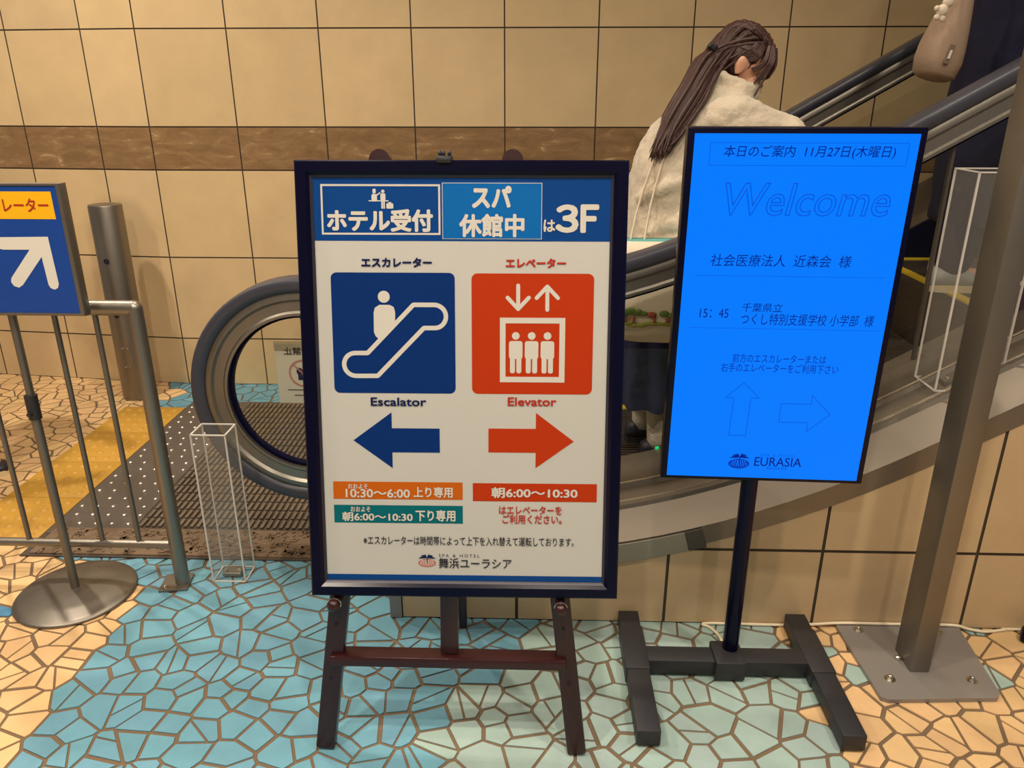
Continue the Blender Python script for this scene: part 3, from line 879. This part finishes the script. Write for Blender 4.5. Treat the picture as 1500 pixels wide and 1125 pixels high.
# ------------------------------------------------------------------ clear acrylic guards
def acrylic(name, label, loc, w, d, h, group=None, foot=True, skew=0.0):
    t = thing(name, label, 'guard', loc)
    th = .004
    g = MB()
    g.box((0, -d/2+th/2, h/2), (w, th, h)).box((0, d/2-th/2, h/2), (w, th, h))
    g.box((-w/2+th/2, 0, h/2), (th, d-2*th, h)).box((w/2-th/2, 0, h/2), (th, d-2*th, h))
    g.build('acrylic_box', M['acrylic'], t)
    ed = MB()
    for sx in (-1, 1):
        for sy in (-1, 1): ed.box((sx*(w/2-.002), sy*(d/2-.002), h/2), (.0044, .0044, h))
    for z in (h-.001, .002):
        for sy in (-1, 1): ed.box((0, sy*(d/2-.002), z), (w, .0044, .003))
        for sx in (-1, 1): ed.box((sx*(w/2-.002), 0, z), (.0044, d, .003))
    ed.build('polished_edge', M['acrylic_edge'], t)
    if foot:
        b = MB().box((0, 0, .012), (w*.55, d*.5, .012), bevel=.002).build('fixing_bracket', M['steel_dark'], t)
        for sx in (-1, 1):
            MB().cyl((sx*w*.2, -d*.12, .018), (sx*w*.2, -d*.12, .026), .006, n=8).build('screw', M['chrome'], b)
    return t
acrylic('acrylic_guard', 'low clear acrylic box guard standing on the blue floor beside the railing post', (-.945, 2.046, 0), .105, .085, .502)
zt = 1.247
g2 = acrylic('acrylic_guard', 'tall clear acrylic box guard standing on the escalator deck behind the steel post', (1.165, 2.035, .672), .17, .12, zt-.672)

# ------------------------------------------------------------------ stainless railing
rl = thing('barrier_railing', 'stainless steel railing with thin balusters behind the blue arrow sign', 'railing', (-1.085, 1.99, 0))
def r_(x, z, y=0): return V((x+1.085, y, z))
RT = .021
MB().cyl(r_(-2.35, .883), r_(-1.085, .883), RT, n=24).ell(r_(-1.085, .883), (RT, RT, RT), sub=3).build('top_rail', M['steel'], rl, auto=40)
MB().cyl(r_(-1.085, .006), r_(-1.085, .883), RT, n=24).build('end_post', M['steel'], rl, auto=40)
MB().cyl(r_(-2.35, .006), r_(-2.35, .883), RT, n=24).build('end_post', M['steel'], rl, auto=40)
MB().cyl(r_(-2.34, .142), r_(-1.085, .142), .013, n=18).build('bottom_rail', M['steel'], rl, auto=40)
for k in range(10):
    x = -1.198-.1135*k
    MB().cyl(r_(x, .142), r_(x, .87), .0075, n=12).build('baluster', M['steel_dark'], rl, auto=40)
for x in (-1.105, -2.35):
    f = MB().box(r_(x, .004), (.085, .085, .008), Matrix.Rotation(.15, 4, 'Z'), bevel=.001).build('foot_plate', M['steel_dark'], rl)
    for dx, dy in ((-.022, -.03), (.032, .02)):
        MB().cyl(r_(x+dx, .008, dy), r_(x+dx, .013, dy), .008, n=6).ell(r_(x+dx, .014, dy), (.005, .005, .004)).build('bolt', M['chrome'], f)

# ------------------------------------------------------------------ blue arrow sign on its round base
ss = thing('sign_stand', 'blue escalator arrow sign on a grey pole with a round base', 'sign stand', (-1.387, 1.93, 0))
MB().lathe((0, 0, 0), [(.168, .0), (.170, .006), (.166, .010), (.150, .013), (.118, .022), (.100, .024), (.02, .027), (.0001, .027)], 56).build('round_base', M['steel_dark'], ss, smooth=True)
MB().cyl((0, 0, .02), (0, 0, .60), .0125, n=20).build('pole', M['steel_dark'], ss, auto=40)
MB().cyl((0, 0, .60), (0, 0, 1.0), .0095, n=20).build('upper_pole', M['steel_dark'], ss, auto=40)
MB().cyl((0, 0, .580), (0, 0, .650), .0165, n=20).cyl((0, -.012, .600), (0, -.026, .600), .006, n=12).build('clamp_collar', M['black_metal'], ss, auto=40)
bd = MB().box((0, -.018, .885+.1665), (.440, .024, .335), bevel=.003).build('sign_board', M['steel_dark'], ss, auto=35)
bx0 = -.003
fr = MB()
fr.rings([[V((bx0-.2215+d, y, .887+e_)), V((bx0+.2215-d, y, .887+e_)), V((bx0+.2215-d, y, 1.220-e_)), V((bx0-.2215+d, y, 1.220-e_))] for d, e_, y in ((0, 0, -.004), (0, 0, -.034), (.010, .005, -.034), (.011, .006, -.030))], loop=True).build('board_frame', M['steel'], bd)
MB().prism([(-.2135, .893), (.2075, .893), (.2075, 1.214), (-.2135, 1.214)], -.0315, -.030).build('sign_face', M['sign_blue'], bd)
flat([rbox((-.202, .1935, 1.134, 1.201))], M['sign_yellow'], bd, 'yellow_label', -.0322)
text('エスカレーター', (-.030, .181, 1.152, 1.184), M['sign_red'], bd, .02, y=-.0328)
flat([[(.034, 1.0895), (.040, 1.0885), (.1632, 1.0903), (.1662, .970), (.1615, .959), (.152, .955), (.1425, .959), (.1390, .968), (.1365, 1.0396), (.0715, .9663), (.060, .9595), (.0485, .9635), (.0425, .974), (.046, .985), (.1094, 1.0575), (.0413, 1.0572), (.030, 1.060), (.0245, 1.073), (.0275, 1.084)]], M['sign_white'], bd, 'white_arrow', -.0322)

# ------------------------------------------------------------------ bollard
bo = thing('bollard', 'round stainless steel bollard by the tiled wall', 'bollard', (-1.998, 3.565, 0))
MB().lathe((0, 0, 0), [(.0001, .0), (.072, .0), (.073, .01), (.073, .945), (.070, .952), (.0001, .953)], 48).build('tube', M['steel'], bo, auto=40)
for z in (.70, .44):
    MB().cyl((.0, -.0745, z), (.0, -.06, z), .013, n=20).build('lock_hole', M['black_ink'], bo)
for z in (.27, .175):
    MB().tube([V((.012+.016*cos(a*pi/8), -.0735, z+.009*sin(a*pi/8))) for a in range(9)], .0022, 6).build('lug', M['chrome'], bo)

# ------------------------------------------------------------------ power cable along the wall
cp = [(.522, 1.735, .02), (.522, 1.79, .006), (.505, 1.825, .005), (.487, 1.836, .006), (.512, 1.842, .006), (.60, 1.841, .006), (.73, 1.8405, .006), (.80, 1.8405, .010), (.88, 1.840, .017), (1.04, 1.840, .017), (1.19, 1.840, .017), (1.235, 1.836, .008), (1.28, 1.830, .005), (1.34, 1.840, .005), (1.41, 1.843, .005), (2.2, 1.838, .005)]
o = MB().tube(smoothpath(cp, 6), .0042, 8).build('power_cable', M['cable'], None, smooth=True)
tag(o, 'cream power cable running along the foot of the tiled wall', 'cable')

# ------------------------------------------------------------------ people
def chain(mb, pts, seg=12):
    """tapered limb: list of (point, radius)"""
    for (p, r), (q, s) in zip(pts, pts[1:]):
        p, q = V(p), V(q)
        mb.cyl(p, q, r, s, n=seg)
    for p, r in pts: mb.ell(p, (r, r, r))
    return mb

def loftring(c, rx, ry, n=28, tilt=0.0, p=2.2):
    out = []
    for k in range(n):
        a = 2*pi*k/n; ca, sa = cos(a), sin(a)
        x = rx*math.copysign(abs(ca)**(2/p), ca); y = ry*math.copysign(abs(sa)**(2/p), sa)
        out.append(V((c[0]+x, c[1]+y, c[2]+x*tilt)))
    return out

def remesh(mb, name, m, parent, voxel=.012, it=6, disp=None):
    bmesh.ops.recalc_face_normals(mb.bm, faces=mb.bm.faces)
    me = bpy.data.meshes.new(name); mb.bm.to_mesh(me); mb.bm.free()
    t = bpy.data.objects.new('t', me); COL.objects.link(t)
    r = t.modifiers.new('r', 'REMESH'); r.mode = 'VOXEL'; r.voxel_size = voxel
    s = t.modifiers.new('s', 'SMOOTH'); s.factor = .5; s.iterations = it
    dg = bpy.context.evaluated_depsgraph_get(); dg.update()
    out = bpy.data.meshes.new_from_object(t.evaluated_get(dg))
    bpy.data.objects.remove(t); bpy.data.meshes.remove(me)
    if disp:
        nr = [v.normal.copy() for v in out.vertices]
        for v, n in zip(out.vertices, nr): v.co += n*disp(v.co)
    out.name = name
    return link(name, out, m, parent, True)

def hand(mb, wrist, d, palm_n, side, curl=.5):
    """palm with five separate fingers; d = direction of the hand, palm_n = where the palm faces"""
    w = V(wrist); d = V(d).normalized(); n = (V(palm_n)-d*V(palm_n).dot(d)).normalized(); s = d.cross(n)*side
    rot = Matrix((d, s, n)).transposed().to_4x4()
    mb.ell(w+d*.045, (.050, .040, .015), rot)
    chain(mb, [(w-d*.01, .024), (w+d*.02, .022)])
    for k, (o_, ln) in enumerate(((.030, .070), (.010, .080), (-.010, .074), (-.029, .058))):
        p = w+d*.082+s*o_; pts = [(w+d*.05+s*o_*.8, .0105), (p, .0095)]
        for j, f in enumerate((.42, .33, .25)):
            a = curl*(j+1)*.75
            p = p+(d*cos(a)+n*sin(a))*ln*f; pts.append((p, .0088-.0008*j))
        chain(mb, pts, 8)
    p = w+d*.03+s*.034
    chain(mb, [(w+d*.02+s*.015, .013), (p+n*.006, .012), (p+d*.03+s*.018+n*.014, .0105), (p+d*.055+s*.016+n*.024, .009)], 8)

def head(mb, c, f, u, hs=1.0):
    """skull, jaw, nose, brows, ears; f = facing, u = up"""
    c = V(c); f = V(f).normalized(); u = (V(u)-f*V(u).dot(f)).normalized(); l = u.cross(f)
    rot = Matrix((f, l, u)).transposed().to_4x4()
    P = lambda a, b, h: c+(f*a+l*b+u*h)*hs
    class _H:
        def ell(self, p, r, ro, sub=2): mb.ell(p, tuple(q*hs for q in r), ro, sub=sub)
    hd = _H()
    hd.ell(P(-.008, 0, .022), (.096, .076, .094), rot, sub=3)
    hd.ell(P(.022, 0, -.045), (.066, .057, .068), rot, sub=3)
    hd.ell(P(.052, 0, -.088), (.028, .026, .022), rot)
    hd.ell(P(.090, 0, -.022), (.017, .012, .026), rot)
    hd.ell(P(.100, 0, -.036), (.013, .013, .010), rot)
    for s in (-1, 1):
        hd.ell(P(.072, s*.030, .012), (.020, .024, .008), rot)
        hd.ell(P(.060, s*.044, -.030), (.022, .020, .020), rot)
        hd.ell(P(-.010, s*.082, -.008), (.021, .009, .033), rot)
        hd.ell(P(-.018, s*.090, .004), (.014, .006, .021), rot)
    hd.ell(P(.080, 0, -.062), (.012, .022, .009), rot)
    return P, rot

def face_parts(person, P, rot):
    for s in (-1, 1):
        MB().ell(P(.076, s*.030, -.003), (.012, .014, .008), rot).ell(P(.087, s*.030, -.003), (.0035, .006, .006), rot, mi=1).build('eye', [M['eye_white'], M['black_ink']], person, smooth=True)
    MB().ell(P(.089, 0, -.060), (.006, .020, .005), rot).ell(P(.088, 0, -.067), (.006, .017, .005), rot).build('lips', M['lips'], person, smooth=True)

def shoe(parent, ankle, yaw, m, msole, ln=.25, name='shoe'):
    """ankle: point on the ground below the ankle"""
    t = Matrix.Translation(V(ankle)) @ Matrix.Rotation(yaw, 4, 'Z')
    rings = []
    for x, w, h in ((-.066, .020, .050), (-.06, .030, .078), (-.03, .036, .092), (.01, .038, .098), (.05, .039, .080), (.09, .043, .062), (.13, .045, .052), (.160, .038, .044), (.178, .018, .034)):
        x = x*ln/.25
        rings.append([t @ V((x, w*cos(2*pi*k/16), .014+max(0, (h-.014)*(.5+.5*sin(2*pi*k/16))))) for k in range(16)])
    o = MB().rings(rings).build(name, m, parent, smooth=True)
    sr = []
    for z in (.0, .022):
        sr.append([t @ V((x*ln/.25, y, z)) for x, y in ((-.068, 0), (-.058, .026), (-.02, .038), (.05, .041), (.12, .047), (.165, .038), (.183, 0), (.165, -.038), (.12, -.047), (.05, -.041), (-.02, -.038), (-.058, -.026))])
    MB().rings(sr).build('sole', msole, o)
    return o

def furdisp(v): return .007*noise.noise(v*28)+.017*noise.noise(v*8)+.003*noise.noise(v*70)

# woman in the fleece coat
ZW = step_z(.20)+.007
wo = thing('person', 'woman with long brown hair in a beige fleece coat riding the escalator', 'person', (.43, 2.75, ZW))
def w_(x, y, z): return V((x-.43, y-2.75, z-ZW))
HF, HU = V((.85, -.10, -.50)), V((.50, 0, .86))
body = MB()
hP, hRot = head(body, w_(.660, 2.735, 1.508), HF, HU, .93)
chain(body, [(w_(.655, 2.74, 1.46), .050), (w_(.60, 2.75, 1.40), .055)])
body.rings([loftring(w_(*c), rx, ry) for c, rx, ry in (((.43, 2.75, .86), .10, .15), ((.44, 2.75, .97), .11, .16), ((.46, 2.75, 1.10), .09, .125), ((.52, 2.75, 1.25), .10, .15), ((.58, 2.75, 1.36), .085, .16), ((.61, 2.75, 1.42), .05, .07))])
for s, sh, el, wr in ((-1, (.60, 2.59, 1.36), (.80, 2.565, 1.275), (.90, 2.66, 1.135)), (1, (.62, 2.91, 1.36), (.79, 2.99, 1.24), (.91, 2.86, 1.125))):
    chain(body, [(w_(*sh), .047), (w_(*el), .036), (w_(*wr), .026)])
    d = V(wr)-V(el)
    hand(body, w_(*wr), d+V((.03, 0, .05)), (0, -s*1.0, .3), -s, .6)
for y, kx in ((2.655, .478), (2.845, .445)):
    chain(body, [(w_(.43, y+(.01 if y < 2.75 else -.01), .92), .082), (w_(kx+.02, y, .52), .052), (w_(kx-.01, y, ZW+.30), .048), (w_(kx-.015, y, ZW+.09), .034)])
    chain(body, [(w_(kx-.015, y, ZW+.06), .032), (w_(kx+.09, y, ZW+.045), .026)])
remesh(body, 'body', M['skin'], wo, .007, 4)
face_parts(wo, hP, hRot)
for y, kx in ((2.655, .478), (2.845, .445)):
    shoe(wo, w_(kx-.015, y, ZW), 0, M['shoe_dark'], M['black_metal'])
    rings = [[w_(kx-.013+r*cos(2*pi*k/20), y+r*sin(2*pi*k/20), ZW+z) for k in range(20)] for z, r in ((.06, .040), (.10, .042), (.15, .045), (.20, .050), (.235, .053), (.245, .050))]
    MB().rings(rings).build('sock', M['sock'], wo, smooth=True)
# skirt with folds
rings = []
for z, cx, rx, ry, am in ((.96, .44, .13, .18, 0), (.80, .435, .145, .19, .006), (.62, .435, .155, .20, .010), (.48, .44, .162, .205, .014), (.365, .44, .168, .208, .016)):
    rings.append([w_(cx+(rx+am*sin(11*a))*cos(a), 2.75+(ry+am*sin(11*a))*sin(a), z) for a in (2*pi*k/88 for k in range(88))])
MB().rings(rings, cap=False).build('skirt', M['navy_cloth'], wo, smooth=True)
# coat
coat = MB()
coat.rings([loftring(w_(*c), rx, ry, 32, t) for c, rx, ry, t in (((.475, 2.75, .89), .170, .225, 0), ((.475, 2.75, .97), .172, .23, 0), ((.488, 2.75, 1.10), .170, .225, 0), ((.508, 2.75, 1.20), .174, .22, -.1), ((.555, 2.75, 1.29), .163, .215, -.2), ((.59, 2.75, 1.37), .135, .19, -.25), ((.625, 2.745, 1.425), .10, .13, -.3), ((.640, 2.74, 1.455), .085, .10, -.3))])
# turned-up collar
for k in range(18):
    a = 2*pi*k/18
    if abs(a-0) < .5 or a > 2*pi-.5: continue
    coat.ell(w_(.632+.088*cos(a), 2.742+.092*sin(a), 1.455-.03*cos(a)), (.026, .026, .032))
for sh, el, wr in (((.60, 2.60, 1.345), (.785, 2.565, 1.275), (.885, 2.645, 1.15)), ((.62, 2.90, 1.345), (.77, 2.98, 1.235), (.885, 2.88, 1.14))):
    chain(coat, [(w_(*sh), .092), (w_(*((V(sh)+V(el))/2)), .088), (w_(*el), .084), (w_(*((V(el)+V(wr))/2)), .074), (w_(*wr), .058)])
# gathered folds above the bag
for a, b, r in (((.36, 2.545, 1.0), (.60, 2.54, 1.10), .035), ((.38, 2.54, .955), (.62, 2.54, 1.03), .032), ((.33, 2.60, 1.10), (.52, 2.54, 1.20), .03)):
    coat.tube([w_(*a), w_(*((V(a)+V(b))/2+V((0, -.015, .0)))), w_(*b)], [r*.5, r, r*.6], 12)
remesh(coat, 'coat', M['fur'], wo, .010, 4, furdisp)
# hair: cap, then long strands drawn back over the coat
hr_ = MB()
cap_c = hP(-.026, 0, .026)
hr_.ell(cap_c, (.090, .078, .090), hRot, sub=3)
hr_.ell(hP(.030, 0, .080), (.048, .062, .030), hRot)
rs = random.Random(21)
for k in range(300):
    a = rs.uniform(-1, 1); b = rs.uniform(0, 1)
    # start on the cap, run back over it to the gather, then down the back
    phi = (.25+1.55*b)
    st = hP(-.026+.100*cos(phi), a*.080*(1-.25*cos(phi)), .026+.100*sin(phi)*sqrt(max(.05, 1-.45*a*a)))
    mid = hP(-.026+.106*cos(phi+.75), a*.072, .026+.104*sin(phi+.75)*sqrt(max(.05, 1-.45*a*a)))
    low = rs.uniform(0, 1)
    yy = 2.69+a*.085
    p1 = w_(.548+.02*low, 2.72+a*.075, 1.560-.085*low)
    p2 = w_(.468+.062*low, yy-.03, 1.455-.045*low)
    p3 = w_(.402+.065*low, yy-.055, 1.335-.015*low)
    p4 = w_(.368+.050*low+rs.uniform(-.01, .01), yy-.07+rs.uniform(-.02, .02), 1.250-.03*rs.random()+.03*low)
    r0 = rs.uniform(.004, .0085)
    hr_.tube(smoothpath([st, mid, p1, p2, p3, p4], 4), [r0*(1.0 if i < 16 else max(.12, 1-(i-15)/6)) for i in range(21)], 5)
# side hair and fringe towards the face
for k in range(46):
    a = rs.uniform(0, 1); s = -1 if k % 3 else 1
    st = hP(.05-.05*a, s*.050, .105)
    m1 = hP(.078-.09*a, s*.083, .062-.005*a)
    m2 = hP(.084-.105*a, s*.084, .020+.028*a)
    m3 = hP(.078-.14*a+(.012 if k % 5 == 0 else 0), s*.078, -.02+.062*a-(.055 if k % 5 == 0 else 0))
    hr_.tube(smoothpath([st, m1, m2, m3], 4), [.007*(1-.7*i/12) for i in range(13)], 6)
for k in range(16):
    b = rs.uniform(-.05, .05)
    hr_.tube(smoothpath([hP(.06, b, .10), hP(.092, b*1.1, .055), hP(.096, b*1.2, .01)], 4), [.008*(1-.7*i/8) for i in range(9)], 6)
hr_.build('hair', M['hair'], wo, smooth=True)
MB().box(w_(.548, 2.665, 1.565), (.030, .05, .022), hRot, bevel=.006).build('hair_clip', M['black_hair'], wo)

# tote bag on her side
tb = thing('tote_bag', 'white canvas tote bag printed with trees hanging beside the woman', 'bag', (.43, 2.475, .66))
def b_(x, y, z): return V((x-.43, y-2.475, z-.66))
rings = []
for k in range(9):
    t = k/8; z = .668+.322*t
    w = .175-.012*(1-t)**2; dd = .012+.050*sin(pi*min(1, .08+t*.8))**.8
    c = .425+.01*t
    rings.append([b_(c+w*math.copysign(abs(cos(a))**.35, cos(a)), 2.478+dd*math.copysign(abs(sin(a))**.8, sin(a))+.006*noise.noise(V((a*2, t*5, 1))), z-.012*(1-abs(cos(a)))*(1-t)) for a in (2*pi*q/44 for q in range(44))])
sb = MB().rings(rings).build('bag_body', M['canvas'], tb, smooth=True)
MB().rings([[b_(.435+.176*math.copysign(abs(cos(a))**.35, cos(a)), 2.478+dy*math.copysign(abs(sin(a))**.8, sin(a)), z) for a in (2*pi*q/44 for q in range(44))] for z, dy in ((.980, .030), (.992, .030))]).build('top_trim', M['teal_trim'], tb, smooth=True)
yfr = 2.405
def front_y(z):
    t = (z-.668)/.322
    return 2.478-(.012+.050*sin(pi*min(1, .08+t*.8))**.8)-.0095
pr = random.Random(2)
for nm, m, pts in (('printed_grass', 'grass_print', [(.27+.025*i, .640+.006*pr.uniform(-1, 1), .028, .010) for i in range(13)]),
                   ('printed_trees', 'tree_green', [(.285, .690, .022, .018), (.305, .702, .024, .018), (.328, .697, .022, .016), (.348, .690, .018, .012), (.415, .690, .020, .016), (.44, .682, .018, .013), (.49, .688, .02, .014), (.545, .69, .022, .015)]),
                   ('printed_trunks', 'tree_red', [(.292, .665, .005, .016), (.318, .666, .006, .018), (.375, .685, .020, .014), (.385, .665, .006, .018), (.43, .66, .012, .010), (.46, .665, .012, .012), (.51, .665, .006, .016)])):
    mb = MB()
    for x, z, rx, rz in pts:
        zz = .725+(z-.64)*.75
        mb.ell(b_(x, front_y(zz)+.004, zz), (rx*.85, .0045, rz*.72))
    mb.build(nm, M[m], sb, smooth=True)
for pth in ([(.42, 2.66, 1.33), (.392, 2.60, 1.265), (.362, 2.566, 1.19), (.328, 2.53, 1.09), (.300, 2.478, .975)], [(.44, 2.65, 1.33), (.415, 2.59, 1.265), (.392, 2.556, 1.19), (.366, 2.525, 1.09), (.345, 2.478, .975)]):
    MB().tube([b_(*q) for q in smoothpath(pth, 6)], .0085, 8, flat=.35).build('strap', M['canvas'], tb, smooth=True)

# standing person builder (upright, arms at the sides, facing +x)
def stander(label, loc, sc, coat_rings, coat_m, leg_m, shoe_m, sole_m, hair_m, hem, yaw=0.0, feet=((.0, -.09), (.06, .09))):
    t = thing('person', label, 'person', loc, (0, 0, yaw))
    bd_ = MB()
    P, rot = head(bd_, V((.03, 0, 1.56))*sc, V((1, 0, -.15)), V((.15, 0, 1)))
    chain(bd_, [(V((.01, 0, 1.47))*sc, .052), (V((0, 0, 1.38))*sc, .058)])
    bd_.rings([loftring(V((x, 0, z))*sc, rx, ry) for x, z, rx, ry in ((0, .80, .09, .14), (0, .92, .115, .165), (.01, 1.05, .095, .13), (.01, 1.22, .11, .155), (0, 1.34, .085, .16), (0, 1.40, .05, .07))])
    for s in (-1, 1):
        sh, el, wr = V((0, s*.175, 1.35))*sc, V((.02, s*.225, 1.09))*sc, V((.23, s*.15, 1.03))*sc
        chain(bd_, [(sh, .050), (el, .038), (wr, .027)])
        hand(bd_, wr, wr-el, (0, -s, 0), s, .45)
    for fx, fy in feet:
        chain(bd_, [(V((0, fy, .86))*sc, .085), (V((fx*.6+.01, fy, .46))*sc, .055), (V((fx-.03, fy, .09)), .035)])
        chain(bd_, [(V((fx-.03, fy, .06)), .033), (V((fx+.09, fy, .045)), .027)])
    remesh(bd_, 'body', M['skin'], t, .008, 4)
    face_parts(t, P, rot)
    hb = MB().ell(P(-.022, 0, .034), (.106, .088, .102), rot, sub=3).ell(P(.03, 0, .088), (.055, .07, .035), rot)
    for s in (-1, 1): hb.ell(P(-.03, s*.06, -.02), (.05, .034, .075), rot)
    hb.ell(P(-.075, 0, -.03), (.035, .07, .08), rot)
    remesh(hb, 'hair', hair_m, t, .010, 3)
    for fx, fy in feet:
        shoe(t, (fx-.03, fy, 0), 0, shoe_m, sole_m)
        lg = MB()
        chain(lg, [(V((0, fy*.9, .88))*sc, .098), (V((fx*.6+.01, fy, .46))*sc, .074), (V((fx-.025, fy, .16)), .062), (V((fx-.025, fy, .105)), .060)])
        remesh(lg, 'trouser_leg', leg_m, t, .012, 3)
    ct = MB().rings([loftring(V(c), rx, ry, 30) for c, rx, ry in coat_rings])
    for s in (-1, 1):
        sh, el, wr = V((0, s*.165, 1.34))*sc, V((.02, s*.22, 1.09))*sc, V((.21, s*.155, 1.035))*sc
        chain(ct, [(sh, .080), (el, .066), (wr, .050)])
    remesh(ct, 'coat', coat_m, t, .011, 4, lambda v: .006*noise.noise(v*12)+.006*noise.noise(v*5))
    return t
Z2 = step_z(1.40)+.007
stander('person in a dark navy coat with pale shoes higher on the escalator', (1.52, 2.74, Z2), 1.0,
        [((.025, 0, .22), .165, .20), ((.02, 0, .40), .165, .205), ((.01, 0, .60), .155, .20), ((.01, 0, .80), .150, .195), ((.01, 0, 1.0), .14, .19), ((.02, 0, 1.2), .145, .20), ((0, 0, 1.33), .115, .19), ((0, 0, 1.41), .07, .085)],
        M['navy_coat'], M['navy_cloth'], M['shoe_grey'], M['sole'], M['black_hair'], .24, feet=((-.08, -.10), (.02, .10)))
# bag of the second person
bg = thing('shoulder_bag', 'beige shoulder bag with a plush charm hanging against the navy coat', 'bag', (1.35, 2.53, 1.45))
def s_(x, y, z): return V((x-1.35, y-2.53, z-1.45))
rings = []
for z, cx, hw, hy in ((1.470, 1.195, .036, .06), (1.482, 1.196, .050, .075), (1.52, 1.202, .056, .082), (1.56, 1.208, .053, .08), (1.60, 1.214, .048, .075), (1.64, 1.222, .040, .068), (1.68, 1.231, .031, .06), (1.76, 1.248, .024, .05), (1.84, 1.262, .018, .04)):
    rings.append([s_(cx+hw*math.copysign(abs(cos(a))**.75, cos(a)), 2.55+hy*math.copysign(abs(sin(a))**.75, sin(a)), z+(.0-.30*hw*math.copysign(abs(cos(a))**.75, cos(a)))*(1 if z < 1.6 else .3)) for a in (2*pi*q/36 for q in range(36))])
sbm = MB().rings(rings).build('bag_body', M['bag_beige'], bg, smooth=True)
MB().bar(s_(1.186, 2.466, 1.508), s_(1.200, 2.468, 1.560), .015, .006, bevel=.002).build('metal_tag', M['bag_trim'], bg)
MB().bar(s_(1.190, 2.462, 1.522), s_(1.196, 2.463, 1.545), .006, .004).build('tag_plate', M['sign_white'], bg)
MB().tube([s_(*q) for q in smoothpath([(1.255, 2.55, 1.82), (1.34, 2.55, 1.98), (1.45, 2.56, 2.10), (1.475, 2.60, 2.175), (1.44, 2.66, 2.10), (1.34, 2.60, 1.92), (1.265, 2.57, 1.82)], 6)], .010, 8, flat=.5).build('strap', M['bag_beige'], bg, smooth=True)
ch = MB()
for c, r in (((1.165, 2.47, 1.672), .016), ((1.152, 2.47, 1.650), .017), ((1.138, 2.465, 1.632), .009), ((1.154, 2.465, 1.628), .009), ((1.172, 2.46, 1.692), .010), ((1.186, 2.47, 1.688), .009), ((1.134, 2.465, 1.655), .008)):
    ch.ell(s_(*c), (r, r*.8, r))
ch.tube([s_(1.175, 2.47, 1.69), s_(1.205, 2.50, 1.74), s_(1.235, 2.52, 1.79)], .003, 6)
c2 = ch.build('plush_charm', M['canvas'], bg, smooth=True); c2['label'] = 'cream plush charm on a short cord'
# passer-by at the left edge, of whom only a shoe tip shows
stander('person whose dark shoe tip shows at the left edge behind the railing', (-2.27, 2.80, 0), 1.02,
        [((0, 0, .82), .15, .19), ((0, 0, .95), .15, .19), ((.01, 0, 1.1), .135, .175), ((.01, 0, 1.22), .145, .20), ((0, 0, 1.34), .115, .19), ((0, 0, 1.43), .07, .085)],
        M['grey_cloth'], M['navy_cloth'], M['shoe_dark'], M['sole'], M['black_hair'], .05, feet=((.02, -.09), (-.16, .10)))

# dark foot bar of another stand, cut by the right edge of the picture
o = MB().box((1.506, 1.713, .020), (.35, .05, .038), Matrix.Rotation(-.6, 4, 'Z'), bevel=.012).build('stand_foot', M['navy_black'], None, auto=40)
tag(o, 'dark rounded foot bar on the cream floor at the right edge beside the wall', 'stand foot')
